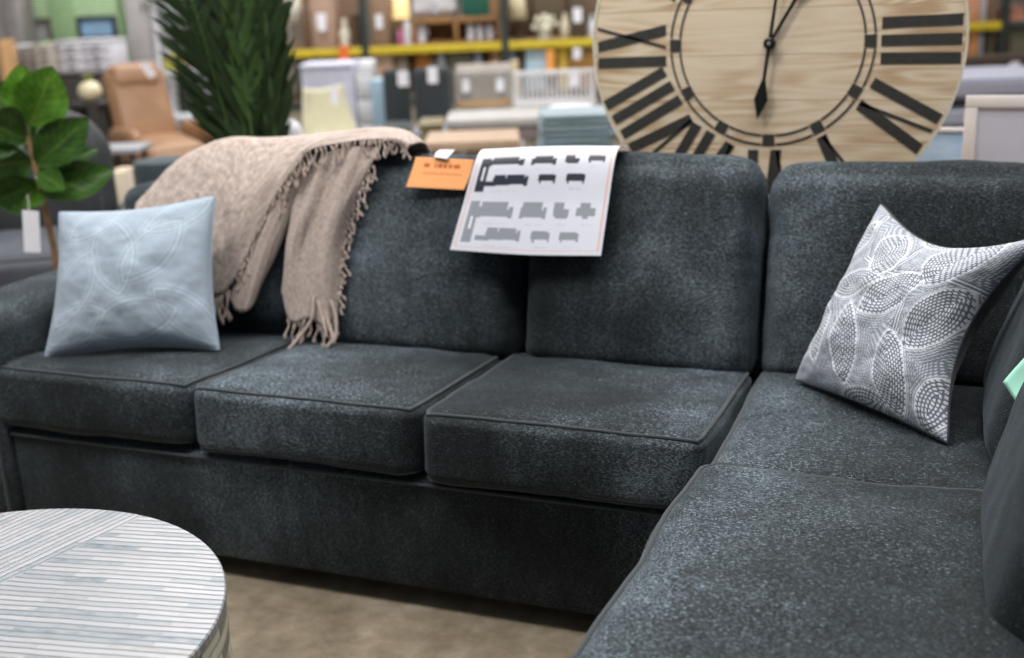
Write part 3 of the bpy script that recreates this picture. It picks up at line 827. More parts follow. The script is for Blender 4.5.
PALMM = leafmat('dark_palm_leaf', (20, 36, 15), (36, 58, 24), .6); PALML = leafmat('palm_leaf', (36, 58, 24), (58, 86, 36), .55)
PS = mat('palm_stem', (58, 84, 38), .6, noise_amt=.25, scale=30)
pp = at(260, 150, 4.25); PALMP = V((pp.x, pp.y, 0))
palm = thing('potted_palm', 'tall dark green potted palm standing behind the beige throw', 'plant', PALMP)
pot(palm, .20, .15, .36)
rnd = random.Random(21)
def frond(base, dirv, L, bend, lw, ll, m_, seed, start=.32, spr=19):
    """feathered palm leaf: curved rachis with two rows of blades."""
    rn = random.Random(seed); d = dirv.normalized()
    side_out = V((d.x, d.y, 0)); side_out = side_out.normalized() if side_out.length > .05 else RH.copy()
    pts = []
    for i in range(25):
        t = i/24
        pts.append(base + d*(L*t) + side_out*(bend*L*t*t) - V((0, 0, 1))*(bend*.55*L*t**3))
    bm = new(); tube(bm, pts, [.008-.006*i/24 for i in range(25)], 6)
    st = obj('frond', bm, PS, palm)
    bm = new(); lay = bm.loops.layers.uv.new('UVMap')
    nb = 30
    for k in range(nb):
        t = start + (1-start)*k/(nb-1); x = t*24; i = min(23, int(x)); p = pts[i].lerp(pts[i+1], x-i)
        tg = (pts[i+1]-pts[i]).normalized()
        view = (PALMP+p-CAM).normalized()
        sd = tg.cross(view); sd = sd.normalized() if sd.length > .05 else RH.copy()
        tw = rn.uniform(-.5, .5); sd = (sd*math.cos(tw)+view*math.sin(tw)).normalized()
        for sg in (-1, 1):
            l = ll*(math.sin(math.pi*min(1, .18+.82*(t-start)/(1-start))**.8)**.6+.15)*rn.uniform(.85, 1.1)
            ang = R(rn.uniform(spr-6, spr+6))
            dr = (tg*math.cos(ang)+sd*(sg*math.sin(ang))).normalized()
            wv = dr.cross(view).normalized()
            prev = None
            for q in range(6):
                s = q/5; c = p + dr*(l*s) - V((0, 0, 1))*(.12*l*s*s)
                hw = lw*(.25+.75*math.sin(math.pi*(.12+.80*s)))*(1 if q < 5 else .1)
                a = bm.verts.new(c-wv*hw); b = bm.verts.new(c+wv*hw)
                if prev:
                    f = bm.faces.new((prev[0], prev[1], b, a))
                    for lp, uvv in zip(f.loops, ((.2, s-.2), (.8, s-.2), (.8, s), (.2, s))): lp[lay].uv = uvv
                prev = (a, b)
    obj('leaflets', bm, m_, st, sharp=180)
for k in range(20):
    a = rnd.uniform(0, 2*math.pi); lean_ = rnd.uniform(.01, .055)
    b = V((rnd.uniform(-.07, .07), rnd.uniform(-.07, .07), .34))
    dv = RH*(math.cos(a)*lean_-.015) + FH*(math.sin(a)*lean_) + V((0, 0, 1))
    frond(b, dv, rnd.uniform(1.5, 1.95), rnd.uniform(.0, .03), .012, rnd.uniform(.17, .24), PALMM if k % 4 else PALML, k, start=rnd.uniform(.22, .46))
for k, (rx, ln) in enumerate(((-.12, 1.15), (-.085, 1.35), (-.145, 1.3), (-.10, 1.05), (-.06, 1.2))):
    frond(V((-.03, 0, .36)), RH*rx+V((0, 0, 1))+FH*rnd.uniform(-.1, .1), ln, .06, .006, .22, PALMM, 100+k, start=.40, spr=32)

# ================================================================ STORE BEHIND
def ext(x0, y0, x1, y1, d, floor=False, z=None):
    xm, ym = (x0+x1)/2, (y0+y1)/2
    c = at(xm, y1, d)
    w_ = (at(x1, ym, d)-at(x0, ym, d)).dot(RH)
    zt = at(xm, y0, d).z; zb = 0 if floor else (z if z is not None else c.z)
    mid = at(xm, ym, d)
    return V((mid.x, mid.y, zb)), w_, zt-zb
def part(name, m, parent, *boxes, bev=.006, M=None):
    bm = new()
    for lo, hi in boxes: box(bm, lo, hi, bev, M=M)
    return obj(name, bm, m, parent, sharp=30)
STEEL = mat('dark_green_steel', (52, 60, 56), .5, metal=.2); YEL = mat('yellow_beam', (204, 180, 40), .5, noise_amt=.1)
DECK = mat('particle_board', (140, 108, 76), .8, noise_amt=.25, scale=14)
# ---- warehouse rack
RD = 11.0
ra, rb_ = at(174, 57, RD), at(1075, 20, RD)
DZ = .955
rack = thing('storage_rack', 'long steel warehouse rack with a yellow beam and brown decks', 'shelf', V((ra.x, ra.y, 0)), AISLE)
RL = (rb_-ra).dot(RH)
def rx(px): return (at(px, 40, RD)-ra).dot(RH)
ups = [rx(p) for p in (176, 365, 505, 705, 850, 1003, 1072)]
for u in ups:
    for dy in (0, .95):
        bm = new(); box(bm, (u-.035, dy-.03, 0), (u+.035, dy+.03, 2.6), .004); obj('upright', bm, STEEL, rack)
for i in range(len(ups)-1):
    part('beam', YEL if i < 5 else STEEL, rack, ((ups[i]+.035, -.03, DZ-.075), (ups[i+1]-.035, .02, DZ-.005)), bev=.004)
    part('beam', STEEL, rack, ((ups[i]+.035, -.03, .40), (ups[i+1]-.035, .02, .48)), bev=.004)
    part('deck', DECK, rack, ((ups[i]+.02, -.02, DZ-.004), (ups[i+1]-.02, .97, DZ)), bev=0)
    part('deck', DECK, rack, ((ups[i]+.02, -.02, .482), (ups[i+1]-.02, .97, .486)), bev=0)
Z1, Z2 = DZ+.001, .487
_n = {}
def col(rgb, **kw):
    k = 'tone_%d_%d_%d' % rgb
    return mat(k, rgb, kw.get('rough', .6), noise_amt=.12, scale=9)
TAPE = mat('packing_tape', (176, 146, 104), .4)
LBL = mat('white_label', (226, 226, 230), .5)
def carton(name, label, e, rgb, depth=.32, group=None, lab=True, cat_='box', y=0.0):
    p, w_, h_ = e
    t = thing(name, label, cat_, p+FH*y, AISLE, group)
    part('box_body', col(rgb), t, ((-w_/2, 0, 0), (w_/2, depth, h_)))
    part('tape', TAPE, t, ((-w_/2-.001, depth*.42, h_), (w_/2+.001, depth*.58, h_+.002)), bev=0)
    if lab: part('label', LBL, t, ((-w_*.25, -.002, h_*.30), (w_*.15, 0, h_*.55)), bev=0)
    return t
def vase(name, label, e, rgb, prof=None, cat_='vase', group=None, lid=None):
    p, w_, h_ = e
    t = thing(name, label, cat_, p+FH*(w_*.6+.03), AISLE, group)
    prof = prof or [(.30, 0), (.42, .05), (.5, .35), (.42, .65), (.22, .82), (.22, .93), (.27, 1)]
    bm = new(); lathe(bm, [(.002, 0)]+[(r*w_, z*h_) for r, z in prof]+[(prof[-1][0]*w_*.8, h_*.97), (.002, h_*.9)], 22); obj('body', bm, col(rgb), t)
    if lid:
        bm = new(); lathe(bm, [(prof[-1][0]*w_*.9, h_*.98), (prof[-1][0]*w_*1.05, h_), (prof[-1][0]*w_*1.0, h_*1.06), (.15*w_, h_*1.08), (.002, h_*1.13)], 18); obj('lid', bm, col(lid), t)
    return t
JAR = [(.45, 0), (.5, .05), (.5, .75), (.42, .88), (.42, 1)]
BOTTLE = [(.46, 0), (.5, .04), (.5, .55), (.22, .75), (.18, .97), (.22, 1)]
BOWL = [(.25, 0), (.3, .05), (.46, .5), (.5, 1)]
def basket(name, label, e, rgb, group=None, depth=.3):
    p, w_, h_ = e
    t = thing(name, label, 'basket', p, AISLE, group)
    bm = new()
    for k in range(6):
        z0, z1 = h_*k/6, h_*(k+.9)/6
        o_ = .006*(k % 2); a = w_/2-o_
        for q in (((-a, o_, z0), (a, o_+.015, z1)), ((-a, depth-.015-o_, z0), (a, depth-o_, z1)), ((-a, o_, z0), (-a+.015, depth-o_, z1)), ((a-.015, o_, z0), (a, depth-o_, z1))): box(bm, *q, .003)
    box(bm, (-w_/2+.01, .01, 0), (w_/2-.01, depth-.01, .012))
    obj('woven_body', bm, mat('weave_%d_%d_%d' % rgb, rgb, .85, noise_amt=.3, scale=60), t)
    part('rim', col(tuple(int(c*.8) for c in rgb)), t, ((-w_/2-.006, -.006, h_-.02), (w_/2+.006, .02, h_)))
    part('rim', col(tuple(int(c*.8) for c in rgb)), t, ((-w_/2-.006, depth-.02, h_-.02), (w_/2+.006, depth+.006, h_)))
    return t
def lamp(name, label, e, shade, stem_, group=None, lit=0):
    p, w_, h_ = e
    t = thing(name, label, 'lamp', p+FH*(w_*.5+.04), AISLE, group)
    bm = new(); lathe(bm, [(.002, 0), (w_*.3, 0), (w_*.3, .015), (.012, .03), (.012, h_*.5), (.002, h_*.5)], 18); obj('base', bm, col(stem_), t)
    m_ = col(shade)
    if lit:
        m_ = bpy.data.materials.new('lit_lampshade'); m_.use_nodes = True; b = m_.node_tree.nodes['Principled BSDF']
        b.inputs['Base Color'].default_value = (*lin(shade), 1); b.inputs['Emission Color'].default_value = (1, .75, .35, 1); b.inputs['Emission Strength'].default_value = lit
    bm = new(); lathe(bm, [(w_*.5, h_*.42), (w_*.36, h_)], 24, cap=False); sh = obj('lamp_shade', bm, m_, t)
    md = sh.modifiers.new('thick', 'SOLIDIFY'); md.thickness = .004
    return t
def on1(x0, y0, x1, y1, dd=0.0): return ext(x0, y0, x1, y1, RD+.03+dd, z=Z1)
def on2(x0, y0, x1, y1, dd=0.0): return ext(x0, y0, x1, y1, RD+.03+dd, z=Z2)
# ---- upper deck, from the palm to the clock
lamp('table_lamp', 'cream lampshade on the rack deck beside the palm fronds', on1(280, -14, 301, 20), (222, 214, 200), (120, 90, 60))
carton('cardboard_box', 'narrow dark brown carton beside the cream lampshade', on1(303, 6, 309, 44), (112, 84, 60), lab=False)
carton('cardboard_box', 'tall pinkish brown carton with a white label on the rack', on1(310, -16, 334, 44), (172, 142, 122))
basket('storage_basket', 'dark brown basket next to the cream jar above the beam', on1(350, 14, 359, 44), (92, 70, 50))
vase('ceramic_jar', 'cream ginger jar standing above an orange price card', on1(337, 22, 350, 44), (226, 218, 198), lid=(206, 198, 180))
carton('cardboard_box', 'brown carton beside the dark upright under the lit lamp', on1(371, -12, 388, 43), (138, 110, 86))
vase('glass_bottle', 'dark green bottle on the deck left of two white jars', on1(391, 22, 396, 43), (48, 62, 46), BOTTLE, 'bottle')
lamp('table_lamp', 'glowing yellow lamp on the upper deck', on1(391, -16, 408, 16, .25), (244, 214, 150), (120, 92, 60), lit=1.1)
vase('ceramic_jar', 'tiny pink pot on the deck under the glowing lamp', on1(397, 30, 402, 42), (206, 104, 150), JAR, 'pot')
vase('ceramic_jar', 'white jar just under the glowing lamp', on1(403, 21, 411, 42), (226, 226, 230), JAR, 'jar')
# open amber crate with jars, bundle and green box on it
cp, cw, ch = on1(412, 17, 500, 42)
crate = thing('wooden_crate', 'long open fronted amber wood crate holding white mugs', 'crate', cp, AISLE)
AMB = mat('amber_wood', (150, 108, 64), .55, noise_amt=.3, scale=7)
part('crate_body', AMB, crate, ((-cw/2, 0, 0), (cw/2, .4, .015)), ((-cw/2, 0, ch-.05), (cw/2, .4, ch)), ((-cw/2, .385, 0), (cw/2, .4, ch)), ((-cw/2, 0, 0), (-cw/2+.03, .4, ch)), ((cw/2-.03, 0, 0), (cw/2, .4, ch)), ((-.02, 0, 0), (.02, .4, ch)))
for (a, b, lb) in ((417, 425, 'white mug at the end of the amber crate near the lamp'), (467, 473, 'white mug in the middle bay of the amber crate'), (477, 482, 'white mug second from the post end of the amber crate'), (487, 492, 'bluish white mug at the post end of the amber crate')):
    p_, w_, h_ = ext(a, 25, b, 38, RD+.06, z=Z1+.016)
    t = thing('mug', lb, 'mug', p_+FH*.06, AISLE)
    bm = new(); lathe(bm, [(.002, 0), (w_*.45, 0), (w_*.5, h_*.1), (w_*.5, h_), (w_*.44, h_), (w_*.42, h_*.12), (.002, h_*.1)], 20); obj('cup', bm, col((224, 226, 234)), t)
    bm = new(); tube(bm, [(w_*.48, 0, h_*.8), (w_*.8, 0, h_*.72), (w_*.8, 0, h_*.35), (w_*.48, 0, h_*.25)], .006, 6); obj('handle', bm, col((224, 226, 234)), t)
ztop = Z1+ch+.001
p_, w_, h_ = ext(411, -20, 458, 17, RD+.06, z=ztop)
t = thing('bedding_bundle', 'light grey wrapped bedding bundle lying on the amber crate', 'bundle', p_+FH*.17+V((0, 0, .024)), AISLE)
cushion('wrapped_bundle', t, (w_, .32, h_), T((0, 0, h_/2)), col((206, 204, 206)), rad=(.06, .06, .06), crown=(.01, .02), wr=.02, seed=31, n=12, k=4)
part('strap', col((170, 170, 178)), t, ((-.02, -.185, .01), (.02, -.18, h_*.95)), bev=0)
carton('storage_box', 'dark green box standing on the amber crate', ext(461, -18, 489, 16.5, RD+.06, z=ztop), (20, 82, 64), lab=False)
carton('cardboard_box', 'amber brown carton on the crate beside the green box', ext(490, -16, 499, 16.5, RD+.06, z=ztop), (150, 112, 70), lab=False)
lamp('table_lamp', 'small lamp with cream shade right of the green box', on1(508, -10, 527, 22), (220, 206, 170), (70, 50, 36))
basket('storage_basket', 'dark brown basket under the small cream lamp', on1(513, 22, 531, 41, .40), (76, 58, 42), depth=.14)
# bouquet of white flowers
p_, w_, h_ = on1(530, 18, 560, 41)
t = thing('flower_bouquet', 'bouquet of white flowers in a pale pot above the yellow beam', 'flowers', p_+FH*.10, AISLE)
bm = new(); lathe(bm, [(.002, 0), (.05, 0), (.065, h_*.4), (.05, h_*.4), (.002, h_*.35)], 18); obj('pot', bm, col((196, 196, 186)), t)
bm = new(); rnd = random.Random(5)
for k in range(26):
    a, r_, z_ = rnd.uniform(0, 6.28), rnd.uniform(0, w_*.45), h_*rnd.uniform(.5, 1.05)
    g_ = bmesh.ops.create_icosphere(bm, subdivisions=2, radius=rnd.uniform(.018, .03)); c_ = V((r_*math.cos(a), r_*math.sin(a)*.5, z_))
    for v in g_['verts']: v.co = v.co*(1+.25*noise.noise(v.co*60+c_*9)) + c_
obj('blossoms', bm, col((224, 220, 196)), t)
bm = new()
for k in range(14):
    a = rnd.uniform(0, 6.28); tube(bm, [(0, 0, h_*.3), (w_*.2*math.cos(a), w_*.1*math.sin(a), h_*.6), (w_*.42*math.cos(a), w_*.2*math.sin(a), h_*.8)], [.004, .006, .002], 5)
obj('stems', bm, col((70, 92, 50)), t)
carton('cardboard_box', 'dark olive brown carton behind the white flowers', on1(534, -14, 566, 40, .5), (92, 78, 58), lab=False)
vase('ceramic_jar', 'round cream vase right of the white flowers', on1(561, 13, 571, 40), (216, 206, 180), None)
carton('cardboard_box', 'dark brown carton with a white tag near the clock edge', on1(572, -14, 586, 40), (84, 70, 54))
vase('glass_bottle', 'white bottle on the upper deck next to the clock edge', on1(588, 14, 597, 40), (224, 226, 232), BOTTLE, 'bottle')
# back row filling the deck
for i, (x0, x1, y0, c) in enumerate(((312, 362, -10, (120, 96, 76)), (371, 409, -6, (146, 122, 100)), (300, 311, -8, (96, 78, 60)), (500, 533, -12, (88, 70, 52)), (567, 600, -8, (104, 86, 64)))):
    carton('cardboard_box', ['wide brown carton at the back of the rack over the orange card', 'tan carton at the back of the rack behind the glowing lamp', 'slim brown carton at the back of the rack by the cream lampshade',
           'deep brown carton at the back behind the small cream lamp', 'umber carton at the back of the rack beside the clock edge'][i], on1(x0, y0, x1, 42, .60), c, depth=.27, lab=False)
# ---- lower deck
L2 = (((294, 58, 312, 76), (70, 66, 56), 'c', 'dark grey carton low on the rack by the palm'), ((313, 60, 334, 76), (96, 84, 68), 'c', 'olive brown carton under the beam left of the orange card'),
      ((350, 57, 359, 76), (172, 150, 130), 'b', 'beige basket under the beam against the dark upright'), ((372, 53, 393, 76), (168, 136, 112), 'c', 'pinkish brown carton under the beam right of the dark upright'),
      ((395, 55, 409, 76), (120, 104, 84), 'b', 'taupe basket beside the amber bowl under the beam'), ((411, 51, 433, 70), (160, 104, 40), 'w', 'amber wooden bowl under the yellow beam'),
      ((436, 53, 446, 74), (168, 172, 176), 'j', 'grey jar right of the amber bowl'), ((448, 54, 472, 74), (74, 70, 54), 'c', 'dark olive carton under the crate of mugs'),
      ((474, 50, 482, 72), (150, 160, 168), 'j', 'blue grey jar beside the orange frame'), ((499, 44, 504, 68), (34, 40, 38), 'o', 'black bottle next to the steel post under the beam'),
      ((508, 47, 516, 68), (140, 156, 176), 'j', 'steel blue jar just right of the black bottle'), ((518, 52, 525, 70), (84, 70, 58), 'j', 'small brown jar left of the pale blue box'),
      ((526, 49, 546, 70), (168, 190, 204), 'c', 'pale blue box under the beam below the flowers'), ((557, 43, 569, 70), (204, 170, 72), 'b', 'yellow basket beside the hanging orange card'),
      ((570, 50, 598, 72), (150, 108, 44), 'c', 'amber brown carton low on the rack by the clock edge'))
for e_, c, k, lb in L2:
    if k == 'c': carton('cardboard_box', lb, on2(*e_), c, lab=False)
    elif k == 'b': basket('storage_basket', lb, on2(*e_), c)
    elif k == 'w': vase('wooden_bowl', lb, on2(*e_), c, BOWL, 'bowl')
    elif k == 'j': vase('ceramic_jar', lb, on2(*e_), c, JAR, 'jar')
    else: vase('glass_bottle', lb, on2(*e_), c, BOTTLE, 'bottle')
p_, w_, h_ = on2(484, 48, 498, 72)
framed('picture_frame', 'orange wooden frame standing under the yellow beam', 'picture', p_.x-w_/2, p_.x+w_/2, Z2+.004, Z2+h_, p_.y+.12, 6, mat('orange_wood', (190, 116, 56), .5), col((206, 170, 130)), fw=.03).rotation_euler = (0, 0, AISLE)
for i, (x0, x1, y0, c) in enumerate(((294, 364, 58, (86, 74, 60)), (371, 440, 54, (112, 90, 68)), (441, 503, 52, (96, 82, 62)), (506, 600, 49, (110, 92, 72)))):
    carton('cardboard_box', ['long brown carton at the back of the lower deck by the palm', 'long brown carton at the back of the lower deck behind the amber bowl', 'long brown carton at the back of the lower deck behind the orange frame', 'long brown carton at the back of the lower deck behind the pale blue box'][i], on2(x0, y0, x1, 80, .6), c, depth=.27, lab=False)
ORC = mat('orange_card', (226, 112, 52), .5); ORY = mat('amber_card', (236, 160, 74), .5)
price_tag('orange card hanging on the beam under the cream ginger jar', 338, 46, 350, 63, RD-.10, m=ORC, nm='price_card', string=False)
price_tag('long amber card hanging on the beam near the yellow basket', 546, 50, 555, 76, RD-.10, m=ORY, nm='price_card', string=False)
price_tag('white tag on the carton beside the clock edge', 573, 8, 582, 22, RD-.02, string=False)
price_tag('white tag on the tall pinkish brown carton', 318, 14, 326, 31, RD-.02, string=False)
price_tag('white tag on the amber brown carton low on the rack', 573, 48, 581, 59, RD-.02, string=False)
# ---- right of the clock
for e_, c, k, lb in (((962, -16, 980, 24), (206, 150, 116), 'c', 'peach carton above the beam right of the clock'), ((981, -4, 990, 24), (206, 200, 196), 'j', 'white jar above the beam right of the clock'), ((991, -12, 998, 24), (120, 96, 74), 'c', 'brown carton against the post right of the clock'),
                     ((1009, 6, 1026, 22), (196, 140, 120), 'b', 'rosy basket right of the post beyond the clock')):
    if k == 'c': carton('cardboard_box', lb, on1(*e_), c, lab=False)
    elif k == 'j': vase('ceramic_jar', lb, on1(*e_), c, JAR, 'jar')
    else: basket('storage_basket', lb, on1(*e_), c)
for e_, c, k, lb in (((970, 28, 979, 58), (200, 136, 84), 'c', 'orange carton under the beam right of the clock'), ((980, 30, 986, 56), (178, 196, 208), 'j', 'pale blue jar under the beam right of the clock'), ((988, 28, 996, 56), (92, 84, 58), 'b', 'olive basket against the post right of the clock'),
                     ((1009, 24, 1030, 54), (112, 106, 84), 'c', 'grey olive carton low on the rack past the post')):
    if k == 'c': carton('cardboard_box', lb, on2(*e_), c, lab=False)
    elif k == 'j': vase('ceramic_jar', lb, on2(*e_), c, JAR, 'jar')
    else: basket('storage_basket', lb, on2(*e_), c)
e_ = ext(955, 57, 1040, 74, 10.2, floor=True)
t = thing('low_cabinet', 'dark brown low cabinet standing before the rack right of the clock', 'cabinet', e_[0], AISLE)
part('body', mat('dark_walnut', (58, 44, 34), .6, noise_amt=.25), t, ((-e_[1]/2, 0, .06), (e_[1]/2, .4, e_[2])))
for k in (-1, 0, 1): part('door', mat('dark_walnut', (58, 44, 34), .6), t, ((k*e_[1]/3-e_[1]/6+.006, -.015, .1), (k*e_[1]/3+e_[1]/6-.006, 0, e_[2]-.03)), bev=.003)
part('plinth', STEEL, t, ((-e_[1]/2+.03, .03, 0), (e_[1]/2-.03, .38, .06)), bev=0)
price_tag('white tag on the dark low cabinet', 1010, 62, 1019, 75, 10.17, string=False)
# mattresses
MAT1 = mat('lilac_grey_ticking', (150, 150, 164), .8, noise_amt=.08, scale=4)
e1 = ext(928, 78, 1090, 98, 6.3)
e2 = ext(928, 106, 1090, 126, 6.3)
base_h = e2[0].z
t = thing('bed_base', 'dark bed base under the two lilac grey mattresses', 'bed', V((e1[0].x, e1[0].y, 0)), AISLE)
part('base_frame', mat('charcoal_cloth', (48, 50, 54), .8), t, ((-e1[1]/2, 0, .08), (e1[1]/2, .9, base_h-.002)))
for sx in (-1, 1):
    for yy in (.06, .84): part('leg', LEGM, t, ((sx*(e1[1]/2-.08)-.03, yy-.03, 0), (sx*(e1[1]/2-.08)+.03, yy+.03, .08)), bev=0)
for e_, lb in ((e2, 'lower lilac grey mattress of the two right of the clock'), (e1, 'upper lilac grey mattress of the two right of the clock')):
    h_ = e_[2] if e_ is e1 else e1[0].z-e2[0].z-.045
    t = thing('mattress', lb, 'mattress', V((e1[0].x, e1[0].y, e_[0].z)) , AISLE)
    cushion('mattress_body', t, (e1[1], .9, h_), T((0, .45, h_/2)), MAT1, rad=(.05, .05, .03), crown=(.0, 0), wr=.002, seed=41, n=12, k=4, pipes=((2, 1), (2, -1)), pm=col((120, 120, 134)))
t = thing('shadow_gap_slab', 'dark slab standing in for the shadow gap between the two lilac grey mattresses', 'board', V((e1[0].x, e1[0].y, e1[0].z-.036)), AISLE)  # added charcoal slab stands in for the shadow between the mattresses
part('board', mat('charcoal_cloth', (48, 50, 54), .8), t, ((-e1[1]/2+.02, .03, 0), (e1[1]/2-.02, .87, .032)), bev=0)

# ---- seats in the middle
def slab_legs(t, w_, d_, h_, m_, r=.02):
    for sx in (-1, 1):
        for yy in (.04, d_-.04):
            part('leg', m_, t, ((sx*(w_/2-.04)-r, yy-r, 0), (sx*(w_/2-.04)+r, yy+r, h_)), bev=.003)
CHAR = mat('charcoal_upholstery', (46, 51, 54), .85, sheen=.2, noise_amt=.15, scale=30); GREYS = mat('grey_seat', (140, 142, 152), .85)
def parsons(label, x0, x1, ytop, d, seat_m):
    p_, w_, h_ = ext(x0, ytop, x1, 118, d, floor=True)
    t = thing('dining_chair', label, 'chair', p_, AISLE)
    cushion('backrest', t, (w_, .07, h_-.42), T((0, .46, (h_+.42)/2)) @ RotX(-5), CHAR, rad=(.03, .03, .05), wr=.002, seed=2, n=8, k=4)
    cushion('seat', t, (w_, .46, .09), T((0, .22, .45)), seat_m, rad=(.03, .04, .03), crown=(.01, 0), wr=.002, seed=3, n=8, k=4)
    slab_legs(t, w_, .44, .41, mat('chair_leg_wood', (122, 100, 62), .6))
    return t
parsons('charcoal upholstered chair beside the pale blue box', 377, 406, 73, 8.3, CHAR)
parsons('charcoal upholstered chair with a grey seat beside the spindle bench', 409, 449, 72, 8.1, GREYS)
price_tag('white tag on the charcoal chair beside the pale blue box', 397, 71, 409, 86, 8.25)
price_tag('white tag on the charcoal chair beside the spindle bench', 427, 67, 438, 83, 8.05)
SPW = mat('white_painted_wood', (214, 212, 212), .5, noise_amt=.06); SPG = mat('greyed_spindle', (172, 168, 160), .6)
OAKL = mat('honey_oak', (176, 142, 100), .5, noise_amt=.15)
def spindle_bench(label, x0, x1, ytop, d, n, frame_m, spin_m, seat_m, rail_m):
    p_, w_, h_ = ext(x0, ytop, x1, 110, d, floor=True)
    t = thing('spindle_bench', label, 'bench', p_, AISLE)
    part('top_rail', frame_m, t, ((-w_/2, .40, h_-.035), (w_/2, .44, h_)))
    part('back_rail', rail_m, t, ((-w_/2, .40, .58), (w_/2, .44, .63)))
    for k in range(n):
        x = -w_/2+.015+(w_-.03)*k/(n-1); r_ = .011 if 0 < k < n-1 else .018
        bm = new(); tube(bm, [(x, .42, .46), (x, .42, .62), (x, .42, .75), (x, .42, h_-.02)], [r_, r_*1.15, r_*.9, r_*.8], 8); obj('spindle', bm, spin_m, t)
    cushion('seat', t, (w_, .44, .07), T((0, .22, .475)), seat_m, rad=(.02, .03, .02), crown=(.008, 0), wr=.0, n=8, k=3)
    slab_legs(t, w_, .44, .44, frame_m)
    return t
spindle_bench('grey spindle back bench with a honey oak rail', 453, 512, 74, 8.3, 13, SPG, SPG, SPW, OAKL)
spindle_bench('white spindle back bench beside the clock edge', 514, 600, 74, 8.2, 17, SPW, SPW, SPW, SPW)
p_, w_, h_ = ext(455, 66, 512, 74, 8.55, floor=True)
t = thing('pale_board', 'pale pinkish board standing behind the grey spindle bench', 'board', p_+FH*.25, AISLE)
part('board', col((196, 184, 176)), t, ((-w_/2, 0, 0), (w_/2, .04, h_)))
part('edge_strip', col((208, 190, 150)), t, ((w_/2, 0, 0), (w_/2+.05, .04, h_+.02)))
price_tag('white tag on the spindle bench beside the clock edge', 569, 72, 580, 87, 8.15+.40)
price_tag('white tag at the honey oak end of the grey spindle bench', 462, 80, 470, 92, 8.65)
price_tag('pinkish white tag on the grey spindle bench near the white bench', 496, 79, 504, 91, 8.65)
# low tables and stacks
def low_table(label, x0, x1, y0, d, top_m, body_m, drawer=None, thick=.045, dep=.6, name='low_table'):
    p_, w_, h_ = ext(x0, y0, x1, 150, d, floor=True)
    t = thing(name, label, 'table', p_, AISLE)
    part('table_top', top_m, t, ((-w_/2, 0, h_-thick), (w_/2, dep, h_)))
    if drawer: part('drawer_box', drawer, t, ((-w_/2+.05, .02, h_-thick-.09), (w_/2-.06, dep-.03, h_-thick)))
    slab_legs(t, w_, dep, h_-thick, body_m, .025)
    return t
low_table('light grey coffee table in front of the spindle benches', 446, 545, 119, 7.2, col((168, 164, 160)), col((112, 98, 92)), col((132, 118, 116)), .05)
low_table('tan low bench table just beyond the orange card', 424, 520, 141, 6.0, mat('tan_wood', (168, 142, 118), .6, noise_amt=.15), mat('chair_leg_wood', (122, 100, 62), .6), None, .05, .5)
low_table('olive wooden end table left of the grey coffee table', 418, 443, 124, 7.0, mat('olive_wood', (118, 106, 74), .6, noise_amt=.2), mat('olive_wood', (118, 106, 74), .6), mat('olive_wood', (118, 106, 74), .6), .03, .4)
# stack of folded blankets on a plinth
p_, w_, h_ = ext(540, 114, 616, 152, 6.2)
t = thing('display_plinth', 'grey plinth carrying the stack of slate blue blankets', 'plinth', V((p_.x, p_.y, 0)), AISLE)
part('plinth_body', col((90, 92, 94)), t, ((-w_/2-.02, 0, .05), (w_/2+.02, .5, p_.z)))
part('kick', STEEL, t, ((-w_/2+.03, .03, 0), (w_/2-.03, .47, .05)), bev=0)
for k in range(6):
    hh = h_/6
    s_ = thing('folded_blanket', 'folded slate blue blanket, %s in the stack near the clock edge' % ['lowest', 'second up', 'third up', 'fourth up', 'fifth up', 'topmost'][k], 'blanket', V((p_.x, p_.y, p_.z+hh*k+.001))+RH*random.uniform(-.01, .01), AISLE, 'stacked slate blue blankets')
    c_ = [(104, 122, 130), (118, 136, 142), (108, 126, 136), (124, 140, 146), (110, 130, 136), (138, 152, 158)][k]
    cushion('folded_cloth', s_, (w_-.02*(k % 2), .42, hh-.006), T((0, .23, hh/2)), col(c_), rad=(.03, .03, hh*.45), wr=.003, seed=50+k, n=10, k=3)
p_, w_, h_ = ext(551, 110, 600, 118, 7.0, floor=True)
t = thing('white_bench', 'white padded bench between the blue blankets and the spindle bench', 'bench', p_, AISLE)
cushion('padded_top', t, (w_, .5, .09), T((0, .25, h_-.06)), col((222, 220, 226)), rad=(.03, .03, .03), crown=(.012, 0), wr=.002, n=8, k=3)
slab_legs(t, w_, .5, h_-.09, SPW)
# white desk, box, pale blue box, cream chair
p_, w_, h_ = ext(303, 64, 352, 100, 9.4, floor=True)
LIL = mat('lilac_white_board', (206, 206, 222), .5, noise_amt=.03)
t = thing('white_desk', 'white desk with tall modesty panel behind the cream chair', 'desk', p_, AISLE)
part('desk_top', LIL, t, ((-w_/2-.02, 0, h_-.03), (w_/2+.02, .5, h_)))
part('front_panel', LIL, t, ((-w_/2, .03, .05), (w_/2, .05, h_-.03)))
for sx in (-1, 1): part('side_panel', LIL, t, ((sx*w_/2-.015, .03, 0), (sx*w_/2+.015, .5, h_-.03)))
p2, w2, h2 = ext(356, 72, 373, 110, 9.4, floor=True)
t = thing('drawer_unit', 'grey white drawer unit beside the white desk', 'cabinet', p2, AISLE)
part('body', col((176, 176, 178)), t, ((-w2/2, .02, 0), (w2/2, .45, h2)))
for k in range(4): part('drawer', col((206, 206, 208)), t, ((-w2/2+.008, 0, .04+k*(h2-.05)/4), (w2/2-.008, .02, .02+(k+1)*(h2-.05)/4)), bev=.003)
carton('storage_box', 'white box lying on the grey white drawer unit', ext(358, 61, 372, 71, 9.45, z=h2+.001), (230, 230, 234), lab=False)
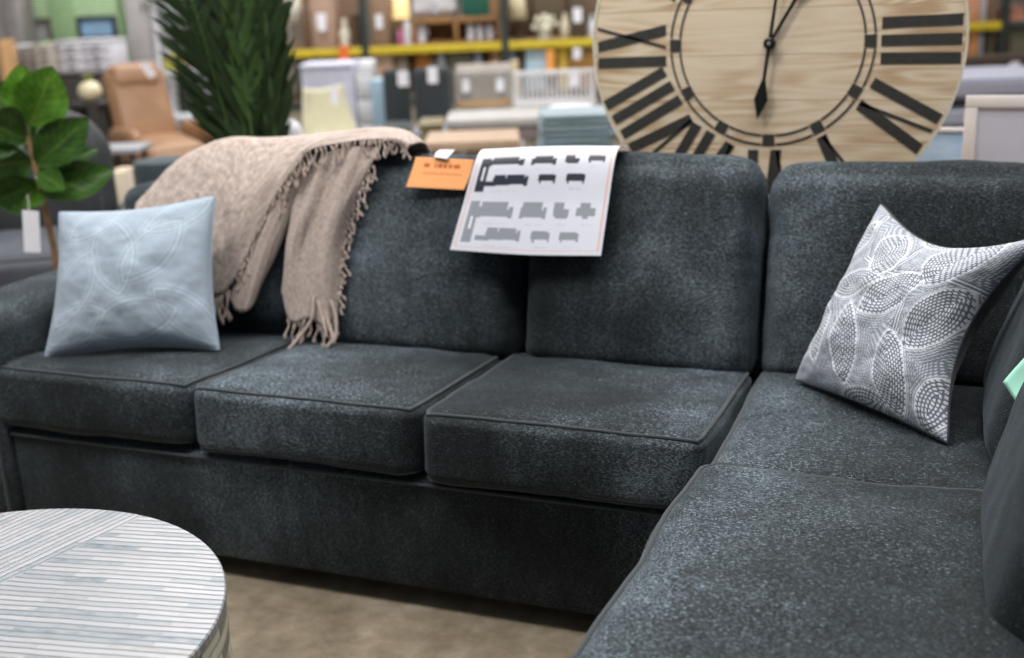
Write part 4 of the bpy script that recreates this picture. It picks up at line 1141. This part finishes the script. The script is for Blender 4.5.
carton('storage_box', 'pale blue box on the floor beside the charcoal chair', ext(371, 80, 385, 110, 9.0, floor=True), (150, 178, 196), lab=True)
p_, w_, h_ = ext(316, 90, 363, 128, 7.4, floor=True)
t = thing('shell_chair', 'cream moulded shell chair in front of the white desk', 'chair', p_, R(62))
CRM = mat('cream_plastic', (214, 208, 178), .45, noise_amt=.05)
def shell(u, v):
    a = (u-.5)*2
    if v < .5:
        s = v*2; y = -.20+.36*s; z = .45-.03*math.sin(s*math.pi)
    else:
        s = (v-.5)*2; y = .16+.07*s+.02*math.sin(s*3); z = .45+(h_-.45)*s**.9
    wd = .20*(1-.25*max(0, v-.6)/.4)*(1-.10*max(0, .2-v)/.2)
    return V((a*wd, y-.06*a*a*(1 if v > .5 else .3), z+.05*a*a*(1-abs(v-.45))))
bm = new(); gridmesh(bm, shell, 14, 22); sh = obj('shell', bm, CRM, t, sharp=180); md = sh.modifiers.new('thick', 'SOLIDIFY'); md.thickness = .012
for sx in (-1, 1):
    for sy in (-1, 1):
        bm = new(); tube(bm, [(sx*.10, sy*.10, .42), (sx*.19, sy*.19, 0)], [.014, .010], 8); obj('leg', bm, SPW, t)
price_tag('white tag on the back of the cream shell chair', 330, 86, 339, 104, 7.15)
# tall white vase behind the throw
p_, w_, h_ = ext(282, 121, 304, 150, 4.6, floor=True)
t = thing('floor_vase', 'white round shouldered floor vase behind the throw beside the palm', 'vase', p_, AISLE)
bm = new(); lathe(bm, [(.002, 0), (.07, 0), (.075, .02), (w_*.46, h_*.6), (w_*.5, h_*.92), (w_*.44, h_*.965), (w_*.30, h_*.99), (.015, h_), (.002, h_)], 28); obj('body', bm, col((228, 226, 230)), t)
bm = new(); lathe(bm, [(.006, h_-.002), (.014, h_-.001), (.014, h_+.006), (.006, h_+.006)], 16); obj('neck', bm, col((228, 226, 230)), t)

# ---- left: recliner, armchair, stool
TAN = mat('tan_leather', (150, 112, 80), .45, noise_amt=.08, scale=8); TAND = mat('brown_leather', (88, 64, 42), .55, noise_amt=.15)
rp = at(162, 158, 8.0)
rec = thing('lounge_chair', 'tan leather swivel lounge chair with a headrest cushion', 'chair', V((rp.x, rp.y, 0)), AISLE+R(38)); rec.scale = (.86, .9, .92)
cushion('seat', rec, (.54, .58, .16), T((0, -.08, .47)) @ RotX(6), TAN, rad=(.08, .08, .06), crown=(.03, .02), wr=.004, seed=61, n=12, k=4, pipes=((2, 1), ), pm=TAND)
cushion('backrest', rec, (.50, .13, .66), T((0, .30, .76)) @ RotX(-20), TAN, rad=(.09, .05, .09), crown=(0, .03), wr=.005, seed=62, n=14, k=4, pipes=((1, 1), ), pm=TAND)
cushion('headrest', rec, (.44, .12, .22), T((0, .36, 1.0)) @ RotX(-20), TAN, rad=(.08, .05, .08), crown=(0, .03), wr=.004, seed=63, n=10, k=4)
for sx in (-1, 1):
    cushion('armrest', rec, (.11, .52, .24), T((sx*.30, -.06, .55)), TAN, rad=(.05, .09, .08), wr=.004, seed=64+sx, n=10, k=4)
    cushion('side_shell', rec, (.09, .46, .22), T((sx*.27, .02, .38)), TAND, rad=(.04, .09, .08), wr=.003, seed=66+sx, n=10, k=4)
bm = new(); lathe(bm, [(.002, .06), (.03, .06), (.03, .39), (.10, .40), (.002, .40)], 20); obj('column', bm, col((150, 150, 156)), rec)
bm = new()
for k in range(5):
    a = k*2*math.pi/5; tube(bm, [(0, 0, .07), (.30*math.cos(a), .30*math.sin(a), .03)], [.03, .02], 8)
obj('star_base', bm, col((150, 150, 156)), rec)
price_tag('white tag tucked behind the headrest of the tan lounge chair', 143, 62, 153, 78, 8.0, tilt=-35, string=False)
DK = mat('dark_grey_leather', (44, 46, 48), .6, noise_amt=.15, scale=14); DKS = mat('slate_grey_cushion', (72, 74, 82), .75, noise_amt=.1)
ap = at(38, 260, 4.45)
arm_ = thing('armchair', 'dark grey leather armchair behind the fig plant', 'chair', V((ap.x, ap.y, 0)) , AISLE+R(12))
cushion('seat_cushion', arm_, (.62, .62, .17), T((-.05, .25, .40)), DKS, rad=(.06, .06, .05), crown=(.03, .01), wr=.006, seed=71, n=14, k=4, pipes=((2, 1), ), pm=DK)
cushion('seat_base', arm_, (.80, .70, .22), T((-.05, .30, .20)), DK, rad=(.04, .04, .03), wr=.002, n=8, k=3)
cushion('backrest', arm_, (.66, .22, .66), T((-.08, .66, .64)) @ RotX(-8), DK, rad=(.20, .08, .22), crown=(.01, .03), wr=.006, seed=72, n=16, k=6, pipes=((1, -1), ), pm=DKS)
for sx in (-1, 1): cushion('armrest', arm_, (.13, .70, .30), T((-.05+sx*.36, .34, .42)), DK, rad=(.05, .06, .07), wr=.003, seed=73, n=10, k=4)
for sx in (-1, 1):
    for yy in (.04, .56): part('leg', LEGM, arm_, ((-.05+sx*.33-.025, yy, 0), (-.05+sx*.33+.025, yy+.05, .10)), bev=.003)
price_tag('white label on the dark grey armchair back', 58, 147, 76, 154, 4.95, string=False)
p_, w_, h_ = ext(122, 164, 182, 200, 5.6, floor=True)
st = thing('round_stool', 'dark teal upholstered stool in front of the tan lounge chair', 'stool', p_+FH*.2, AISLE)
TEAL = mat('dark_teal_fabric', (46, 60, 66), .85, sheen=.2)
bm = new(); rr_ = w_/2; lathe(bm, [(.002, .10), (rr_*.92, .10), (rr_, .14), (rr_, h_-.05), (rr_*.94, h_-.01), (rr_*.6, h_), (.002, h_+.005)], 36); obj('upholstered_body', bm, TEAL, st)
bm = new(); lathe(bm, [(rr_*.97, h_-.06), (rr_*1.01, h_-.055), (rr_*.97, h_-.05)], 36, cap=False); obj('piping', bm, DK, st)
for k in range(4):
    a = k*math.pi/2+.6; part('leg', LEGM, st, ((rr_*.7*math.cos(a)-.02, rr_*.7*math.sin(a)-.02, 0), (rr_*.7*math.cos(a)+.02, rr_*.7*math.sin(a)+.02, .10)), bev=0)
p_, w_, h_ = ext(104, 149, 128, 156, 6.6, floor=True)
t = thing('side_table', 'small grey metal side table left of the tan lounge chair', 'table', p_, AISLE)
part('table_top', col((150, 150, 156)), t, ((-w_/2-.08, 0, h_-.03), (w_/2+.06, .3, h_)))
slab_legs(t, w_+.1, .3, h_-.03, DK, .012)
carton('storage_box', 'cream storage box on the floor below the grey side table', ext(109, 172, 127, 205, 6.0, floor=True), (214, 200, 178), lab=False, depth=.2)

# ---- far left: dressers, green hutch, ladder shelf
WHT = mat('white_lacquer', (214, 212, 220), .45, noise_amt=.04); BGE = mat('beige_lacquer', (200, 190, 180), .5, noise_amt=.06)
PLAT = mat('dark_platform', (52, 48, 46), .7)
pa, pw, ph = ext(-40, 80, 122, 120, 9.8, floor=True)
plat = thing('display_platform', 'long dark display platform under the white dressers', 'platform', pa, AISLE)
part('platform_body', PLAT, plat, ((-pw/2, 0, .04), (pw/2, .9, ph)))
part('kick', STEEL, plat, ((-pw/2+.05, .05, 0), (pw/2-.05, .85, .04)), bev=0)
def dresser(label, x0, x1, y0, d, body, front, rows_, cols_, name='dresser'):
    p_, w_, h_ = ext(x0, y0, x1, 80, d, z=ph+.001)
    t = thing(name, label, 'dresser', p_, AISLE)
    part('body', body, t, ((-w_/2, .02, .03), (w_/2, .45, h_)))
    part('top', body, t, ((-w_/2-.01, 0, h_), (w_/2+.01, .46, h_+.015)))
    part('plinth', PLAT, t, ((-w_/2+.02, .04, 0), (w_/2-.02, .44, .03)), bev=0)
    for r_ in range(rows_):
        for c_ in range(cols_):
            xa, xb = -w_/2+.01+c_*(w_-.02)/cols_, -w_/2+.01+(c_+1)*(w_-.02)/cols_; za, zb = .045+r_*(h_-.05)/rows_, .045+(r_+1)*(h_-.05)/rows_
            dr = part('drawer', front, t, ((xa+.006, 0, za+.005), (xb-.006, .02, zb-.005)), bev=.003)
            part('handle', STEEL, dr, (((xa+xb)/2-.03, -.015, (za+zb)/2), ((xa+xb)/2+.03, 0, (za+zb)/2+.008)), bev=0)
    return t
dresser('white dresser with drawers under the blue window of the green hutch', 58, 112, 42, 9.9, WHT, WHT, 3, 2)
dresser('beige dresser beside the white dresser under the green hutch', 34, 57, 46, 9.9, BGE, BGE, 3, 1)
dresser('narrow grey beige dresser second from the brown post', 19.5, 31.5, 48, 9.95, col((170, 160, 152)), BGE, 4, 1)
dresser('bluish white cabinet next to the brown post', 5, 14, 48, 9.9, WHT, mat('bluish_white', (214, 220, 232), .5), 2, 1)
p_, w_, h_ = ext(-8, 40, 4, 100, 9.3, floor=True)
t = thing('wooden_post', 'honey brown wooden bookcase end at the far left edge', 'shelf', p_, AISLE)
part('side_panel', mat('honey_wood', (168, 130, 86), .55, noise_amt=.2), t, ((w_/2-.04, 0, 0), (w_/2, .3, h_)), ((-w_/2-.2, 0, 0), (-w_/2-.16, .3, h_)))
for k in range(4): part('shelf_board', mat('honey_wood', (168, 130, 86), .55), t, ((-w_/2-.16, 0, .1+k*(h_-.14)/3), (w_/2-.04, .3, .12+k*(h_-.14)/3)), bev=.003)
GRN = mat('pale_green_paint', (194, 224, 176), .55, noise_amt=.06); GRD = mat('sage_green_paint', (160, 192, 142), .55, noise_amt=.05)
p_, w_, h_ = ext(17, -60, 119, 84, 11.3, z=0)
def gx(px): return (at(px, 20, 11.3)-at(68, 20, 11.3)).dot(RH)
def gz(py, px=68): return at(px, py, 11.3).z
hut = thing('green_hutch', 'tall pale green painted hutch with two openings', 'cabinet', V((at(68, 20, 11.3).x, at(68, 20, 11.3).y, 0)), AISLE)
zb1, zt1 = gz(39, 95), gz(16, 95)
part('body', GRN, hut, ((gx(17), 0, 0), (gx(119), .06, zb1)), ((gx(17), 0, zt1), (gx(119), .06, 2.0)), ((gx(17), 0, zb1), (gx(22), .06, zt1)), ((gx(117), 0, zb1), (gx(119), .06, zt1)), ((gx(17), .4, 0), (gx(119), .43, 2.0)), bev=.003)
part('middle_panel', GRD, hut, ((gx(51), -.02, zb1), (gx(76), .05, 2.0)), bev=.003)
FR = mat('dark_window_frame', (48, 56, 66), .5)
wf = part('window_frame', FR, hut, ((gx(76), -.02, zb1), (gx(80), .06, zt1)), ((gx(112), -.02, zb1), (gx(117), .06, zt1)), ((gx(80), -.02, zt1-.03), (gx(112), .06, zt1)), ((gx(80), -.02, zb1), (gx(112), .06, zb1+.03)))
part('blue_pane', mat('blue_glass_panel', (150, 186, 218), .25), wf, ((gx(80), .01, zb1+.03), (gx(112), .03, zt1-.03)), bev=0)
wf = part('window_frame', mat('brown_window_frame', (92, 78, 66), .6), hut, ((gx(22), -.02, zb1), (gx(25), .06, zt1)), ((gx(48), -.02, zb1), (gx(51), .06, zt1)), ((gx(25), -.02, zt1-.025), (gx(48), .06, zt1)))
part('grey_pane', col((160, 160, 158)), wf, ((gx(30), .02, zb1+.02), (gx(48), .04, zt1-.02)), bev=0)
p_, w_, h_ = ext(-16, -40, 15, 42, 10.8, floor=True)
t = thing('grey_wardrobe', 'tall grey wardrobe standing left of the green hutch', 'wardrobe', p_, AISLE)
part('body', col((128, 122, 120)), t, ((-w_/2, .02, .05), (w_/2, .4, h_)))
for sx in (-1, 1): part('door', col((140, 134, 132)), t, ((min(0, sx*w_/2)+.006, 0, .08), (max(0, sx*w_/2)-.006, .02, h_-.02)), bev=.003)
part('plinth', STEEL, t, ((-w_/2+.03, .04, 0), (w_/2-.03, .38, .05)), bev=0)
p_, w_, h_ = ext(123, -50, 168, 60, 11.2, floor=True)
t = thing('white_wardrobe', 'white wardrobe with panelled doors behind the ladder shelf', 'wardrobe', p_, AISLE)
MARB = mat('white_marbled_board', (198, 192, 192), .5, noise_amt=.12, scale=4)
part('body', MARB, t, ((-w_/2, .02, .05), (w_/2, .5, h_)))
for sx in (-1, 1):
    for (za, zb) in ((.08, .9), (.92, h_-.03)):
        dd = part('door', MARB, t, ((min(0, sx*w_/2)+.008, 0, za), (max(0, sx*w_/2)-.008, .02, zb)), bev=.004)
        part('handle', STEEL, dd, ((sx*.03-.006, -.02, (za+zb)/2-.05), (sx*.03+.006, 0, (za+zb)/2+.05)), bev=0)
part('plinth', STEEL, t, ((-w_/2+.03, .04, 0), (w_/2-.03, .48, .05)), bev=0)
# ladder shelf
p_, w_, h_ = ext(153, -30, 190, 116, 8.8, floor=True)
lad = thing('ladder_shelf', 'white metal ladder shelf between the tan lounge chair and the palm', 'shelf', p_, AISLE)
WM = mat('white_metal', (220, 222, 230), .4, noise_amt=.03)
for sx in (-1, 1):
    for (ya, yb) in ((0, .12), (.36, .30)):
        bm = new(); tube(bm, [(sx*w_/2*1.15, ya, 0), (sx*w_/2*.85, yb, h_)], .018, 8); obj('rail', bm, WM, lad)
for k in range(5):
    z_ = .22+k*(h_-.3)/4; ww = w_*(1.15-.3*z_/h_)/2
    part('shelf_board', WM, lad, ((-ww, .10*z_/h_, z_), (ww, .36-.06*z_/h_, z_+.03)), bev=.004)
zz = .22+2*(h_-.3)/4+.031
t = vase('flower_pot', 'small yellow pot on the ladder shelf', (p_+V((0, 0, zz))-RH*.08, .10, .12), (206, 196, 96), JAR, 'pot')
t.location += FH*.08
zz3 = .22+3*(h_-.3)/4+.031
carton('storage_box', 'white box on the upper board of the ladder shelf', (p_+V((0, 0, zz3))+RH*.02, .16, .14), (226, 226, 232), depth=.16, lab=False).location += FH*.12
# pumpkin vase on a dark stand
p_, w_, h_ = ext(73, 82, 96, 103, 8.2)
std = thing('plant_stand', 'dark square stand under the cream ribbed vase', 'stand', V((p_.x, p_.y, 0)), AISLE)
part('stand_top', PLAT, std, ((-.14, -.02, p_.z-.03), (.14, .26, p_.z)))
slab_legs(std, .26, .24, p_.z-.03, PLAT)
t = thing('ribbed_vase', 'round cream ribbed vase with a green sprig left of the tan lounge chair', 'vase', p_+FH*.11+V((0, 0, .001)), AISLE)
bm = new(); g_ = bmesh.ops.create_uvsphere(bm, u_segments=40, v_segments=20, radius=1)
for v in bm.verts:
    a = math.atan2(v.co.y, v.co.x); k_ = 1+.05*abs(math.cos(a*5))
    v.co = V((v.co.x*w_/2*k_, v.co.y*w_/2*k_, (max(-.92, v.co.z)+.92)/1.92*h_))
obj('body', bm, mat('cream_glaze', (226, 212, 178), .5, noise_amt=.06), t)
bm = new()
for k in range(6):
    a = k*1.05; tube(bm, [(0, 0, h_*.95), (.02*math.cos(a), .02*math.sin(a), h_+.03), (.05*math.cos(a), .05*math.sin(a), h_+.05)], [.006, .01, .002], 6)
obj('sprig', bm, col((130, 140, 60)), t)

# ================================================================ LIGHT
w = bpy.data.worlds.new('world'); SC.world = w; w.use_nodes = True
bg = w.node_tree.nodes['Background']; bg.inputs[0].default_value = (.86, .93, 1, 1); bg.inputs[1].default_value = .24
def strip(name, loc, sx, sy, power, colr=(1, .97, .93), rz=0):
    l = bpy.data.lights.new(name, 'AREA'); l.shape = 'RECTANGLE'; l.size = sx; l.size_y = sy; l.energy = power; l.color = colr
    o = bpy.data.objects.new(name, l); COL.objects.link(o); o.location = loc; o.rotation_euler = (0, 0, rz); return o
for i, (x, y, p) in enumerate(((-2.2, -1.1, 160), (.7, -.6, 92), (-.9, .5, 82), (-3.2, 2.2, 100), (.4, 2.6, 95), (-4.6, 5.6, 150), (-1.2, 6.6, 125), (-6.2, 9.0, 200), (-2.6, 10.2, 120), (1.8, 9.5, 110))):
    strip('ceiling_light', (x, y, 4.6), 2.6, .5, p, (1, .985, .965), rz=AISLE)
SC.view_settings.view_transform = 'Standard'; SC.view_settings.look = 'None'
SC.view_settings.gamma = 1; SC.view_settings.use_curve_mapping = False
SC.view_settings.exposure = 0.0
SC.cycles.use_denoising = True
